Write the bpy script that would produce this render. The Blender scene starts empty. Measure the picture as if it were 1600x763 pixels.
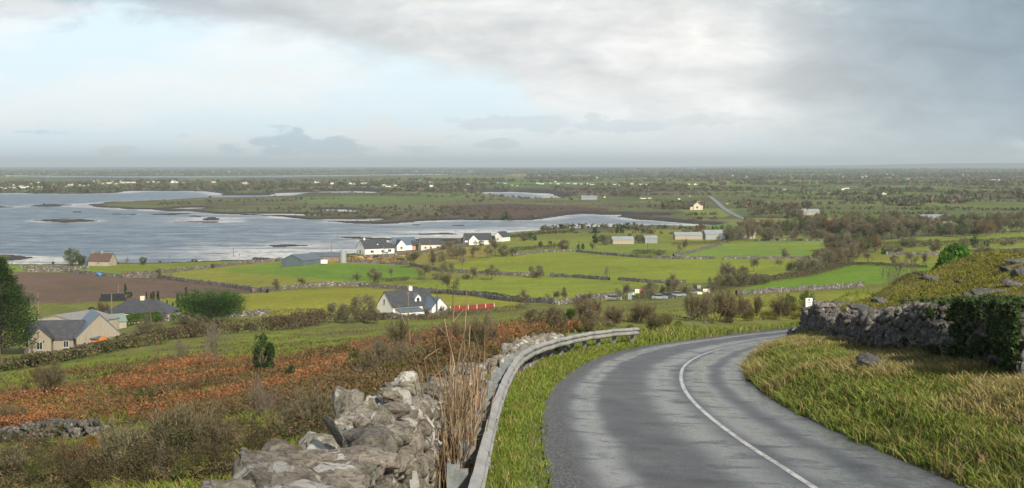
import bpy, math, random
import numpy as np
from math import radians, sin, cos, pi
from mathutils import Vector, Matrix, noise as mnoise
rng = np.random.default_rng(11)
random.seed(5)
S = bpy.context.scene
COL = S.collection

# ------------------------------------------------------------------ camera, sky, sun, exposure
F = 1600 * 50 / 36.0
PITCH = math.atan(120.5 / F)
CAMZ = 45.0
cd = bpy.data.cameras.new("camera"); cam = bpy.data.objects.new("camera", cd); COL.objects.link(cam)
cam.location = (0, 0, CAMZ); cam.rotation_euler = (pi / 2 - PITCH, 0, 0)
cd.lens = 50; cd.sensor_width = 36; cd.clip_start = 0.1; cd.clip_end = 120000
S.camera = cam
S.render.resolution_x = 1024; S.render.resolution_y = 488
S.view_settings.view_transform = 'Standard'
S.view_settings.look = 'None'
S.view_settings.exposure = 0.28
S.view_settings.gamma = 1

SUN_EL, SUN_AZ = radians(30), radians(158)      # azimuth clockwise from +Y
sd = bpy.data.lights.new("sun", 'SUN'); sun = bpy.data.objects.new("sun", sd); COL.objects.link(sun)
sd.energy = 4.8; sd.angle = radians(2.0); sd.color = (1.0, 0.90, 0.74)
sv = Vector((sin(SUN_AZ) * cos(SUN_EL), cos(SUN_AZ) * cos(SUN_EL), sin(SUN_EL)))
sun.rotation_euler = (-sv).to_track_quat('-Z', 'Y').to_euler()
sun.location = (0, -20, 80)

class NT:
    """tiny expression helper for node trees"""
    def __init__(s, tree):
        s.t = tree; s.n = tree.nodes; s.l = tree.links
    def node(s, typ, **kw):
        n = s.n.new(typ)
        for k, v in kw.items(): setattr(n, k, v)
        return n
    def inp(s, sock, v):
        if v is None: return
        if isinstance(v, bpy.types.NodeSocket): s.l.new(v, sock)
        else:
            try: sock.default_value = v
            except Exception: sock.default_value = (*v, 1.0)
    def m(s, op, a, b=None, c=None, clamp=False):
        n = s.node('ShaderNodeMath', operation=op); n.use_clamp = clamp
        s.inp(n.inputs[0], a); s.inp(n.inputs[1], b)
        if c is not None: s.inp(n.inputs[2], c)
        return n.outputs[0]
    def vm(s, op, a, b=None):
        n = s.node('ShaderNodeVectorMath', operation=op)
        s.inp(n.inputs[0], a); s.inp(n.inputs[1], b)
        return n.outputs[0]
    def comb(s, x, y, z):
        n = s.node('ShaderNodeCombineXYZ'); s.inp(n.inputs[0], x); s.inp(n.inputs[1], y); s.inp(n.inputs[2], z); return n.outputs[0]
    def sep(s, v):
        n = s.node('ShaderNodeSeparateXYZ'); s.inp(n.inputs[0], v); return n.outputs
    def noise(s, vec, scale, detail=4, rough=0.55, dist=0.0, color=False):
        n = s.node('ShaderNodeTexNoise'); s.inp(n.inputs['Vector'], vec)
        n.inputs['Scale'].default_value = scale; n.inputs['Detail'].default_value = detail
        n.inputs['Roughness'].default_value = rough; n.inputs['Distortion'].default_value = dist
        return n.outputs['Color' if color else 'Fac']
    def voro(s, vec, scale, feature='F1', out='Distance'):
        n = s.node('ShaderNodeTexVoronoi', feature=feature); s.inp(n.inputs['Vector'], vec)
        n.inputs['Scale'].default_value = scale
        return n.outputs[out]
    def ss(s, v, lo, hi):
        n = s.node('ShaderNodeMapRange', interpolation_type='SMOOTHSTEP'); s.inp(n.inputs[0], v)
        s.inp(n.inputs[1], lo); s.inp(n.inputs[2], hi); n.inputs[3].default_value = 0; n.inputs[4].default_value = 1
        return n.outputs[0]
    def lin(s, v, lo, hi, a=0, b=1):
        n = s.node('ShaderNodeMapRange'); s.inp(n.inputs[0], v)
        s.inp(n.inputs[1], lo); s.inp(n.inputs[2], hi); s.inp(n.inputs[3], a); s.inp(n.inputs[4], b)
        return n.outputs[0]
    def mix(s, f, a, b, mode='MIX'):
        n = s.node('ShaderNodeMix', data_type='RGBA', blend_type=mode)
        s.inp(n.inputs[0], f); s.inp(n.inputs[6], a); s.inp(n.inputs[7], b); return n.outputs[2]
    def ramp(s, v, stops, interp='LINEAR'):
        n = s.node('ShaderNodeValToRGB'); s.inp(n.inputs[0], v); cr = n.color_ramp; cr.interpolation = interp
        while len(cr.elements) < len(stops): cr.elements.new(0.5)
        for e, (p, c) in zip(cr.elements, stops):
            e.position = p; e.color = (*c, 1) if len(c) == 3 else c
        return n.outputs[0]

w = bpy.data.worlds.new("World"); S.world = w; w.use_nodes = True
T = NT(w.node_tree); T.n.clear()
tc = T.node('ShaderNodeTexCoord').outputs['Generated']
sx, sy, sz = T.sep(tc)
yy = T.m('MAXIMUM', sy, 0.06)
U = T.m('ADD', T.m('MULTIPLY', T.m('DIVIDE', sx, yy), 1.389), 0.5)
V = T.m('MULTIPLY', T.m('DIVIDE', sz, yy), 8.51)
uv = T.comb(T.m('MULTIPLY', U, 3.0), T.m('MULTIPLY', V, 1.6), 0.0)
nA = T.noise(uv, 1.3, 7, 0.55, 0.3)
nB = T.noise(T.comb(T.m('MULTIPLY', U, 7.5), T.m('MULTIPLY', V, 3.0), 3.0), 1.6, 6, 0.6, 0.4)
nC = T.noise(T.comb(T.m('MULTIPLY', U, 3.6), T.m('MULTIPLY', V, 2.0), 9.0), 1.3, 6, 0.58, 0.2)
nD0 = T.m('SUBTRACT', T.noise(T.comb(T.m('MULTIPLY', U, 16.0), T.m('MULTIPLY', V, 9.0), 5.0), 1.6, 6, 0.6, 0.4), 0.5)
nA0 = T.m('SUBTRACT', nA, 0.5); nB0 = T.m('SUBTRACT', nB, 0.5); nC0 = T.m('SUBTRACT', nC, 0.5)
sky = T.node('ShaderNodeTexSky', sky_type='NISHITA'); sky.sun_disc = False
sky.sun_elevation = SUN_EL; sky.sun_rotation = SUN_AZ; sky.air_density = 1.0; sky.dust_density = 1.5
K = 10.0
def kc(r, g, b): return (r * K, g * K, b * K, 1)
# clear part, with thin veil
clear = T.ramp(V, [(0.0, (0.74, 0.90, 0.96)), (0.22, (0.74, 0.87, 0.92)), (0.6, (0.73, 0.87, 0.92)), (1.0, (0.68, 0.85, 0.92))])
clear = T.mix(T.m('MULTIPLY', T.ss(nC, 0.44, 0.62), .8), clear, (0.86, 0.89, 0.90, 1))
# low cumulus near the horizon
band = T.m('MULTIPLY', T.ss(V, 0.03, 0.13), T.m('SUBTRACT', 1.0, T.ss(V, 0.2, 0.36)))
def blob(u, v, ru, rv, amp=1.0):
    a = T.m('DIVIDE', T.m('SUBTRACT', U, u), ru); b = T.m('DIVIDE', T.m('SUBTRACT', V, v), rv)
    d = T.m('ADD', T.m('MULTIPLY', a, a), T.m('MULTIPLY', b, b))
    d = T.m('ADD', d, T.m('MULTIPLY', nD0, -7.0))
    return T.m('MULTIPLY', T.m('SUBTRACT', 1.0, T.ss(d, 0.5, 1.25)), amp)
def mx(*a):
    o = a[0]
    for b in a[1:]: o = T.m('MAXIMUM', o, b)
    return o
white = mx(blob(0.37, 0.175, 0.035, 0.09), blob(0.41, 0.16, 0.03, 0.06), blob(0.22, 0.13, 0.05, 0.06, .8), blob(0.115, 0.12, 0.02, 0.05, .8), blob(0.6, 0.17, 0.09, 0.03, .7), blob(0.26, 0.55, 0.06, 0.05, .6))
clear = T.mix(T.m('MULTIPLY', white, 0.75), clear, (0.84, 0.85, 0.83, 1))
gry = mx(blob(0.28, 0.14, 0.032, 0.085), blob(0.325, 0.12, 0.028, 0.06), blob(0.225, 0.11, 0.02, 0.03, .8), blob(0.485, 0.135, 0.022, 0.03, .6), blob(0.345, 0.10, 0.03, 0.035, .7), blob(0.42, 0.105, 0.03, 0.02, .5), blob(0.12, 0.1, 0.022, 0.03, .5), blob(0.04, 0.21, 0.025, 0.015, .6))
clear = T.mix(T.m('MULTIPLY', gry, 0.8), clear, (0.44, 0.58, 0.66, 1))
lowb = T.m('MULTIPLY', band, T.ss(T.m('ADD', nD0, T.m('MULTIPLY', nA0, .6)), .06, .22))
clear = T.mix(T.m('MULTIPLY', lowb, .55), clear, (0.60, 0.70, 0.76, 1))
# the big cloud mass
fc = T.node('ShaderNodeFloatCurve'); T.inp(fc.inputs['Value'], T.m('MULTIPLY', T.m('ADD', U, 0.25), 0.66, clamp=True))
cv = fc.mapping.curves[0]
pts = [(-.25, .93), (0, .90), (.1, .87), (.2, .80), (.3, .66), (.42, .55), (.5, .44), (.54, .27), (.65, .14), (.8, .04), (.9, 0), (1.2, 0)]
while len(cv.points) < len(pts): cv.points.new(0.5, 0.5)
for p, (a, b) in zip(cv.points, pts): p.location = ((a + .25) * .66, b); p.handle_type = 'AUTO'
fc.mapping.update()
edge = T.m('ADD', V, T.m('MULTIPLY', nA0, 0.5)); edge = T.m('ADD', edge, T.m('MULTIPLY', nB0, 0.5))
edge = T.m('SUBTRACT', edge, fc.outputs[0])
M = T.ss(edge, -0.08, 0.16)
Mlow = T.ss(edge, -0.12, 0.35)
u2 = T.m('ADD', U, T.m('MULTIPLY', T.m('SUBTRACT', V, 0.5), 0.11))
u2 = T.m('ADD', u2, T.m('MULTIPLY', nA0, 0.13))
cm = T.ramp(u2, [(0.0, (0.40, 0.45, 0.51)), (0.17, (0.42, 0.47, 0.53)), (0.33, (0.55, 0.58, 0.60)), (0.45, (0.76, 0.77, 0.76)), (0.62, (0.78, 0.78, 0.77)), (0.71, (0.86, 0.85, 0.82)), (0.78, (0.60, 0.63, 0.64)), (0.87, (0.38, 0.44, 0.48)), (1.0, (0.26, 0.33, 0.39))])
cm = T.mix(T.m('MULTIPLY', T.ss(T.m('ADD', nB0, nC0), 0.0, 0.3), T.m('SUBTRACT', 1.0, T.ss(U, .74, .86))), cm, T.mix(0.45, cm, (0.86, 0.84, 0.81, 1)))
cm = T.mix(T.m('MULTIPLY', T.m('SUBTRACT', 1.0, T.ss(nC, 0.35, 0.5)), 0.35), cm, T.mix(0.6, cm, (0.48, 0.53, 0.57, 1)))
hz = T.m('SUBTRACT', 1.0, T.ss(V, 0.0, 0.62))
cm = T.mix(T.m('MULTIPLY', hz, 0.8), cm, T.ramp(U, [(0.5, (0.78, 0.84, 0.86)), (0.72, (0.74, 0.77, 0.77)), (0.86, (0.52, 0.60, 0.63)), (1.0, (0.40, 0.48, 0.52))]))
cm = T.vm('MULTIPLY', cm, T.comb(*[T.lin(T.m('ADD', T.m('MULTIPLY', nB, .6), T.m('MULTIPLY', nC, .4)), .36, .62, .84, 1.13)] * 3))
shelf = T.m('MULTIPLY', mx(blob(0.52, 0.27, 0.07, 0.05), blob(0.58, 0.24, 0.08, 0.04), blob(0.68, 0.28, 0.06, 0.04, .6)), .45)
front = T.mix(M, clear, cm)
front = T.mix(shelf, front, (0.56, 0.63, 0.68, 1))
# the rest of the sky (overhead and behind): broken cloud over the physical sky
pl = T.comb(T.m('DIVIDE', sx, T.m('ADD', T.m('ABSOLUTE', sz), 0.2)), T.m('DIVIDE', sy, T.m('ADD', T.m('ABSOLUTE', sz), 0.2)), 0.0)
cl = T.noise(pl, 1.2, 6, 0.55)
front10 = T.vm('SCALE', front); front10.node.inputs['Scale'].default_value = K * .98
back = T.mix(T.ss(cl, 0.36, 0.55), sky.outputs[0], kc(0.37, 0.40, 0.46))
el = T.m('MAXIMUM', T.ss(V, 1.3, 4.5), T.m('SUBTRACT', 1.0, T.ss(sy, 0.05, 0.35)))
col = T.mix(el, front10, back)
bg = T.node('ShaderNodeBackground'); bg.inputs['Strength'].default_value = 0.1
T.inp(bg.inputs['Color'], col)
T.l.new(bg.outputs[0], T.node('ShaderNodeOutputWorld').inputs[0])

# ------------------------------------------------------------------ numpy helpers
def _h(ix, iy, seed):
    n = (ix.astype(np.int64) * 374761393 + iy.astype(np.int64) * 668265263 + seed * 1442695041) & 0x7fffffff
    n = (n ^ (n >> 13)) * 1274126177 & 0x7fffffff
    return ((n ^ (n >> 16)) & 0xffff) / 65535.0
def vnoise(x, y, seed=0):
    x = np.asarray(x, float); y = np.asarray(y, float)
    ix = np.floor(x); iy = np.floor(y); fx = x - ix; fy = y - iy
    fx = fx * fx * (3 - 2 * fx); fy = fy * fy * (3 - 2 * fy)
    a = _h(ix, iy, seed); b = _h(ix + 1, iy, seed); c = _h(ix, iy + 1, seed); d = _h(ix + 1, iy + 1, seed)
    return (a * (1 - fx) + b * fx) * (1 - fy) + (c * (1 - fx) + d * fx) * fy
def fbm(x, y, seed=0, oct=4):
    s = 0; a = .5; t = 0
    for i in range(oct):
        s = s + a * vnoise(x * 2**i, y * 2**i, seed + i * 17); t += a; a *= .55
    return s / t
def smooth(a, b, x):
    t = np.clip((x - a) / (b - a), 0, 1); return t * t * (3 - 2 * t)
def inpoly(x, y, poly):
    x = np.asarray(x); y = np.asarray(y); r = np.zeros(x.shape, bool); n = len(poly)
    for i in range(n):
        x1, y1 = poly[i]; x2, y2 = poly[(i + 1) % n]
        if y1 == y2: continue
        c = ((y1 > y) != (y2 > y)) & (x < (x2 - x1) * (y - y1) / (y2 - y1) + x1)
        r ^= c
    return r
def ray(px, py):
    u = (np.asarray(px, float) - 800) / F; v = (381.5 - np.asarray(py, float)) / F
    dy = cos(PITCH) + v * sin(PITCH); dz = -sin(PITCH) + v * cos(PITCH)
    return u / dy, dz / dy                      # x per y, z per y
def W(px, py, d):
    a, b = ray(px, py); return np.array([a * d, d + 0 * a, CAMZ + b * d])
def proj(x, y, z):
    dz = z - CAMZ; f = y * cos(PITCH) - dz * sin(PITCH); u = y * sin(PITCH) + dz * cos(PITCH)
    f = np.maximum(f, .5)
    return 800 + F * x / f, 381.5 - F * u / f
def polydist(x, y, pl):
    """distance to polyline, signed side (+ right of travel), arclength"""
    x = np.asarray(x, float); y = np.asarray(y, float)
    best = np.full(x.shape, 1e18); side = np.zeros(x.shape); arc = np.zeros(x.shape); s0 = 0
    for (x1, y1), (x2, y2) in zip(pl[:-1], pl[1:]):
        dx, dy = x2 - x1, y2 - y1; L = math.hypot(dx, dy)
        t = np.clip(((x - x1) * dx + (y - y1) * dy) / L**2, 0, 1)
        qx = x1 + t * dx; qy = y1 + t * dy; d = (x - qx)**2 + (y - qy)**2
        m = d < best; best = np.where(m, d, best)
        sg = np.sign((x - x1) * dy - (y - y1) * dx); side = np.where(m, sg, side); arc = np.where(m, s0 + t * L, arc)
        s0 += L
    return np.sqrt(best), side, arc
def resample(pl, step):
    pl = np.asarray(pl, float); seg = np.linalg.norm(np.diff(pl, axis=0), axis=1); s = np.r_[0, np.cumsum(seg)]
    n = max(2, int(s[-1] / step) + 1); t = np.linspace(0, s[-1], n)
    return np.stack([np.interp(t, s, pl[:, k]) for k in range(pl.shape[1])], 1)
def smoothline(pl, it=3):
    pl = np.asarray(pl, float)
    for _ in range(it):
        q = pl[:-1] * .75 + pl[1:] * .25; r = pl[:-1] * .25 + pl[1:] * .75
        m = np.empty((len(q) * 2, pl.shape[1])); m[0::2] = q; m[1::2] = r
        pl = np.vstack([pl[:1], m, pl[-1:]])
    return pl

# ------------------------------------------------------------------ terrain height
CP = []
def cp(px, py, d): p = W(px, py, d); CP.append((p[0], p[1], p[2]))
def cw(x, y, z): CP.append((x, y, z))
def road_z(d): return 42.42 - .082 * d
for x, y, z in [(-3, -8, 42.4), (3, -8, 43.1), (9, -8, 43.5), (-12, -8, 41.5), (-1, 4, 42.0), (6, 4, 42.1), (-1.2, 12, 41.45), (-1.1, 25, 40.3), (-.6, 36, 39.4), (.4, 44, 38.8), (3, 54, 38.0), (.5, 20, 40.8), (5, 20, 40.75), (.8, 33, 39.7), (5.5, 33, 39.65), (4, 48, 38.5), (9, 60, 37.5), (14, 74, 36.35), (18, 84, 35.5), (9, 66, 37.0), (-5, 5, 41.6), (25, 100, 33.6), (40, 110, 32.0)]: cw(x, y, z)
for a in [(330, 740, 15), (200, 763, 20), (0, 763, 24), (-150, 763, 26), (200, 680, 40), (400, 640, 38), (550, 640, 28), (0, 680, 45), (0, 620, 75), (200, 600, 80), (400, 590, 70), (600, 570, 55), (700, 545, 50), (100, 570, 130), (300, 550, 130), (500, 530, 130), (650, 520, 110), (800, 513, 95), (900, 500, 120), (1000, 490, 160), (1100, 480, 200), (1200, 478, 190), (1250, 470, 200),
          (0, 565, 200), (200, 530, 230), (400, 510, 280), (600, 500, 330), (640, 495, 351), (800, 480, 380), (90, 543, 300), (0, 500, 380), (200, 470, 430), (400, 480, 400), (600, 460, 450), (800, 450, 480), (1000, 458, 420), (1100, 455, 430), (30, 418, 612), (200, 420, 612), (440, 410, 640), (600, 400, 685), (480, 413, 600), (640, 415, 600), (800, 370, 880), (1000, 360, 960), (1100, 356, 1010), (860, 395, 700), (1000, 380, 800), (1200, 400, 655), (1300, 440, 480), (1400, 430, 490), (1300, 380, 780), (1500, 385, 740),
          (800, 330, 1400), (400, 320, 1620), (200, 297, 2650), (200, 285, 3600), (400, 285, 3600), (600, 283, 3700), (1200, 330, 1300), (1500, 330, 1300), (1600, 370, 850), (1200, 300, 2100), (1500, 300, 2100), (1000, 290, 2800), (400, 281, 4800), (0, 270, 10000), (400, 266, 12000), (800, 266, 12000), (0, 262.5, 22000), (800, 262.5, 22000), (1600, 262.5, 22000), (1400, 275, 5500), (1500, 272, 6500), (1200, 268, 9000), (1600, 270, 7500), (900, 275, 5800),
          (1600, 763, 19), (1600, 600, 25), (1500, 555, 33), (1400, 545, 40), (1300, 535, 55), (1250, 530, 68), (1500, 475, 45), (1500, 440, 70), (1400, 450, 80), (1300, 500, 65), (1300, 480, 85), (1350, 460, 95), (1400, 438, 110), (1600, 422, 90), (1600, 450, 55), (1600, 480, 35)]: cp(*a)
for px, d, z in [(1350, 160, 27.5), (1400, 200, 24), (1600, 200, 27), (1500, 150, 31), (1600, 140, 33), (1500, 300, 13), (1650, 330, 12), (1265, 105, 33.4)]:
    a, _ = ray(px, 300); cw(a * d, d, z)
for d, z in [(20, 38.5), (60, 32), (130, 22), (250, 11), (400, 4), (620, 1.2), (1500, 2), (3000, 4), (9000, 5), (22000, 30)]: cw(ray(-700, 300)[0] * d, d, z)
for d, z in [(20, 42), (60, 39.5), (130, 33), (250, 23), (400, 12), (620, 9), (1500, 6), (3000, 9), (9000, 16), (22000, 30)]: cw(ray(2300, 300)[0] * d, d, z)
CP = np.array(CP)
def ab(x, y): s = y + 40.0; return x / s, np.log(s) * .25
ca, cb = ab(CP[:, 0], CP[:, 1])
def Kf(r2): return .5 * r2 * np.log(np.maximum(r2, 1e-12))
nC_ = len(CP); A = np.zeros((nC_ + 3, nC_ + 3))
A[:nC_, :nC_] = Kf((ca[:, None] - ca)**2 + (cb[:, None] - cb)**2) + np.eye(nC_) * 1.5e-5
A[:nC_, nC_] = 1; A[:nC_, nC_ + 1] = ca; A[:nC_, nC_ + 2] = cb; A[nC_:, :nC_] = A[:nC_, nC_:].T
wts = np.linalg.solve(A, np.r_[CP[:, 2], 0, 0, 0])
def tps(x, y):
    a, b = ab(x, y); o = np.full(a.shape, wts[nC_]) + wts[nC_ + 1] * a + wts[nC_ + 2] * b
    for i in range(nC_): o += wts[i] * Kf((a - ca[i])**2 + (b - cb[i])**2)
    return o

# road centre line and edges (right edge of travel away from camera)
L_EDGE = smoothline([(.55, -25), (.5, 0), (.48, 18), (.47, 23.2), (.71, 31.5), (1.4, 39), (2.87, 49), (5.3, 59), (9.2, 68.5), (14.4, 79), (19, 86), (27, 95), (40, 106)], 2)
R_EDGE = smoothline([(5.9, -25), (5.85, 0), (5.8, 18), (5.6, 27), (5.95, 34.4), (7.0, 43.5), (9.7, 55), (13.2, 66), (18, 74.5), (23, 81.5), (31, 90), (44, 101)], 2)
C_LINE = smoothline([(3.9, -25), (3.88, 0), (3.83, 18), (3.73, 23.7), (3.92, 31), (4.5, 38), (5.6, 46), (7.7, 55), (11.2, 65), (16.3, 75.2), (21.3, 82.6), (29, 92.3), (42, 103.3)], 2)

# waters, in the photograph's pixels laid on the plane z = 0
BAY = [(-400, 303), (28, 302), (60, 303), (140, 303), (180, 302), (200, 299), (320, 299), (348, 303), (345, 306), (425, 306), (430, 302), (500, 300), (560, 299), (598, 301), (602, 306), (560, 307), (480, 304), (445, 309), (380, 311), (300, 311), (230, 314), (180, 316), (135, 320), (150, 324), (200, 327), (230, 327), (260, 330), (300, 331), (350, 335), (400, 336), (440, 339), (500, 345), (560, 350), (620, 350), (660, 346), (720, 344), (800, 346), (830, 345), (870, 339), (910, 334), (960, 338), (1000, 344), (1040, 346), (1080, 350), (1130, 354), (1085, 356), (1040, 354), (960, 357), (900, 359), (850, 361), (810, 364), (790, 366), (760, 372), (740, 376), (690, 379), (640, 385), (600, 392), (560, 397), (510, 401), (440, 406), (330, 409), (250, 412), (190, 412), (130, 414), (60, 415), (28, 414), (-400, 414)]
WATERS = [BAY,
    [(722, 304), (740, 301), (800, 300), (860, 303), (870, 307), (885, 311), (845, 314), (800, 311), (760, 308)],
    [(600, 303), (650, 301), (700, 302.5), (708, 305), (640, 304.5)],
    [(0, 274), (85, 275), (200, 275.6), (400, 275), (600, 273), (670, 272), (720, 273.5), (780, 274), (775, 276), (600, 276.5), (400, 277.5), (200, 278.5), (100, 278), (0, 276)],
    [(495, 328), (540, 328), (585, 332), (540, 332.5)], [(258, 326), (300, 324), (330, 325), (300, 327)],
    [(370, 333.5), (450, 334), (520, 338), (470, 338)], [(905, 336.5), (980, 336), (960, 339)], [(1000, 337), (1040, 338), (1035, 340.5), (1005, 340)], [(480, 343), (600, 342), (590, 345), (500, 345.5)]]
ISLES = [[(50, 345), (95, 342), (130, 343), (155, 346), (100, 347.5)], [(45, 322), (80, 319.5), (115, 321), (70, 323)], [(-60, 322), (30, 323), (0, 325), (-60, 325)],
    [(105, 332), (130, 331.5), (128, 333)], [(172, 335), (215, 334.5), (213, 336)], [(228, 336), (270, 333.5), (300, 334), (270, 337)], [(265, 347), (300, 346), (350, 347), (330, 348.5)], [(290, 339), (310, 338), (320, 340)],
    [(310, 343), (335, 340), (345, 343), (320, 345)], [(520, 370), (560, 371), (640, 374), (700, 373), (745, 374), (740, 377), (640, 377.5), (560, 374)], [(420, 384), (450, 382.5), (480, 384), (430, 387)], [(640, 367), (700, 365), (720, 367)],
    [(-60, 400), (0, 399), (30, 400), (52, 403), (40, 406), (10, 408), (-60, 408)], [(635, 351.5), (662, 351), (650, 352.8)], [(700, 352), (735, 352), (720, 353.5)]]
def water_mask(x, y):
    wob = (fbm(x / 60, y / 60, 5, 4) - .5)
    px, py = proj(x, y, 0 * x); k = F * CAMZ / np.maximum(y, 300)**2
    py = py + wob * np.minimum(45 * k * 1.3, 3.0); px = px + wob * np.minimum(14, 9000 / np.maximum(y, 300))
    m = np.zeros(x.shape, bool)
    sel = (y > 560)
    for p in WATERS: m |= inpoly(px, py, p)
    for p in ISLES: m &= ~inpoly(px, py, p)
    return m & sel

NA, NB = 761, 1150
ga = np.linspace(-.95, .95, NA); gb = np.linspace(math.log(12), math.log(42040), NB)
GA, GB = np.meshgrid(ga, gb); GY = np.exp(GB) - 40; GX = GA * (GY + 40)
GZ = tps(GX, GY)
GZ += (fbm(GX / 55, GY / 55, 3) - .5) * 3.0 * smooth(90, 200, GY) * (1 - smooth(420, 560, GY))
GZ += (fbm(GX / 7, GY / 7, 4) - .5) * .7 * smooth(20, 60, GY) * (1 - smooth(300, 500, GY)) + (fbm(GX / 1.3, GY / 1.3, 8) - .5) * .12 * (1 - smooth(80, 140, GY))
GZ += (fbm(GX / 300, GY / 300, 9) - .5) * 9 * smooth(1400, 2600, GY)
GZ += (fbm(GX / 1500, GY / 1500, 10) - .5) * 26 * smooth(5000, 11000, GY)
GZ += 75 * np.exp(-((GX / np.maximum(GY, 1) - .36) / .16)**2) * smooth(17000, 24000, GY)
GWM = water_mask(GX, GY)
def blur(m, ra, rb):
    m = m.astype(float)
    for ax, r in ((1, ra), (0, rb)):
        k = np.ones(2 * r + 1) / (2 * r + 1); m = np.apply_along_axis(lambda v: np.convolve(np.pad(v, r, mode='edge'), k, 'valid'), ax, m)
    return m
GSH = blur(GWM, 4, 3)
land = np.maximum(GZ, .5 + .8 * smooth(.5, 0, GSH)); landlow = .5 + (land - .5) * smooth(.55, .0, GSH)
GZ = np.where(GWM, -1.5, landlow)
GZ = np.where((GY > 520) & (GY < 700) & ~GWM, np.maximum(GZ, .7), GZ)
# road bed
near = GY < 140
nx_, ny_ = GX[near], GY[near]
dl, sl, _ = polydist(nx_, ny_, L_EDGE); dr, sr, _ = polydist(nx_, ny_, R_EDGE)
inside = (sl > 0) & (sr < 0)
zr = tps(nx_, ny_) * 0
# smooth road level along its length, slight bank
RC = (resample(L_EDGE, 2)); 
def road_level(x, y):
    # plane through the near stretch, easing into the terrain's level beyond the bend
    z = 42.42 - .082 * y - .012 * (x - 3) * (1 - smooth(60, 90, y)) - .02 * np.maximum(y - 84, 0) + .000 * x
    return z
dd = np.where(inside, 0, np.minimum(dl, dr))
wgt = 1 - smooth(.25, 1.9, dd)
gz = GZ[near]; GZ[near] = gz * (1 - wgt) + (road_level(nx_, ny_) - .03 + .12 * smooth(0.05, .4, dd)) * wgt
# the bank on the right of the road stands a little above it
bk = (sr > 0) & (dr < 4); GZn = GZ[near]; GZn[bk] += (.45 * smooth(.35, 1.1, dr) * (1 - smooth(2, 4, dr)))[bk]; GZ[near] = GZn
def H(x, y):
    x = np.asarray(x, float); y = np.asarray(y, float)
    s = np.maximum(y + 40, 12.001); fa = np.clip((x / s - ga[0]) / (ga[1] - ga[0]), 0, NA - 1.001); fb = np.clip((np.log(s) - gb[0]) / (gb[1] - gb[0]), 0, NB - 1.001)
    i = fa.astype(int); j = fb.astype(int); u = fa - i; v = fb - j
    return (GZ[j, i] * (1 - u) + GZ[j, i + 1] * u) * (1 - v) + (GZ[j + 1, i] * (1 - u) + GZ[j + 1, i + 1] * u) * v
_ys = np.exp(np.linspace(math.log(4), math.log(40000), 5000)); _prof = {}
def _profile(c):
    if c not in _prof:
        a, _ = ray(c, 400); X = a * _ys; Z = H(X, _ys); _, p = proj(X, _ys, Z); p = np.minimum.accumulate(p); _prof[c] = -p
    return _prof[c]
def P(px, py, dmin=0):
    """world point where the photograph's pixel meets the ground"""
    pr = _profile(int(round(px))); j = np.searchsorted(pr, -py); j = min(max(j, 1), len(_ys) - 1)
    t = (-py - pr[j - 1]) / max(pr[j] - pr[j - 1], 1e-9); y = _ys[j - 1] + np.clip(t, 0, 1) * (_ys[j] - _ys[j - 1])
    x = ray(px, py)[0] * y; return np.array([x, y, float(H(x, y))])
def Pf(px, py):
    """as P, but looks over the crest of the right slope into the valley"""
    p = P(px, py)
    if px > 1320 and py < 425 and p[1] < 240:
        ys = np.geomspace(300, 3000, 600); X = ray(px, py)[0] * ys; q = proj(X, ys, H(X, ys))[1]; j = int(np.argmax(q <= py)); y = ys[j]; return np.array([X[j], y, float(H(X[j], y))])
    return p
def Pn(px, py): return np.array([P(a, b) for a, b in zip(px, py)])
def at(px, d): x = float(ray(px, 400)[0] * d); return np.array([x, d, float(H(x, d))])

# ------------------------------------------------------------------ mesh helpers
def mesh(name, verts, faces, mats=None, cols=None, smooth_=False, uv=None, midx=None, attr=None):
    """faces: list of (n,k) int arrays"""
    me = bpy.data.meshes.new(name); verts = np.asarray(verts, np.float32)
    faces = [np.asarray(f, np.int32) for f in (faces if isinstance(faces, list) else [faces]) if len(f)]
    me.vertices.add(len(verts)); me.vertices.foreach_set('co', verts.ravel())
    nl = sum(f.size for f in faces); npoly = sum(len(f) for f in faces)
    me.loops.add(nl); me.polygons.add(npoly)
    me.loops.foreach_set('vertex_index', np.concatenate([f.ravel() for f in faces]))
    sizes = np.concatenate([np.full(len(f), f.shape[1]) for f in faces]); st = np.r_[0, np.cumsum(sizes)[:-1]]
    me.polygons.foreach_set('loop_start', st.astype(np.int32))
    if midx is not None: me.polygons.foreach_set('material_index', np.asarray(midx, np.int32))
    if smooth_: me.polygons.foreach_set('use_smooth', np.ones(npoly, bool))
    me.update(calc_edges=True)
    if cols is not None:
        c = np.ones((len(verts), 4), np.float32); c[:, :3] = cols
        me.color_attributes.new('col', 'FLOAT_COLOR', 'POINT').data.foreach_set('color', c.ravel())
    if attr:
        for k, v in attr.items(): me.attributes.new(k, 'FLOAT', 'POINT').data.foreach_set('value', np.asarray(v, np.float32))
    for m in (mats if isinstance(mats, (list, tuple)) else [mats]): me.materials.append(m)
    return me
def link(name, me, parent=None, loc=None, rot=0, scale=None):
    o = bpy.data.objects.new(name, me); COL.objects.link(o); o.parent = parent
    if loc is not None: o.location = loc
    if rot: o.rotation_euler = (0, 0, rot)
    if scale is not None: o.scale = scale if not np.isscalar(scale) else (scale,) * 3
    return o
def tag(o, label=None, cat=None, group=None, kind=None):
    if label: o['label'] = label
    if cat: o['category'] = cat
    if group: o['group'] = group
    if kind: o['kind'] = kind
    return o
def thing(name, label, cat, loc, rot=0, group=None):
    return tag(link(name, None, None, loc, rot), label, cat, group)

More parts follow.
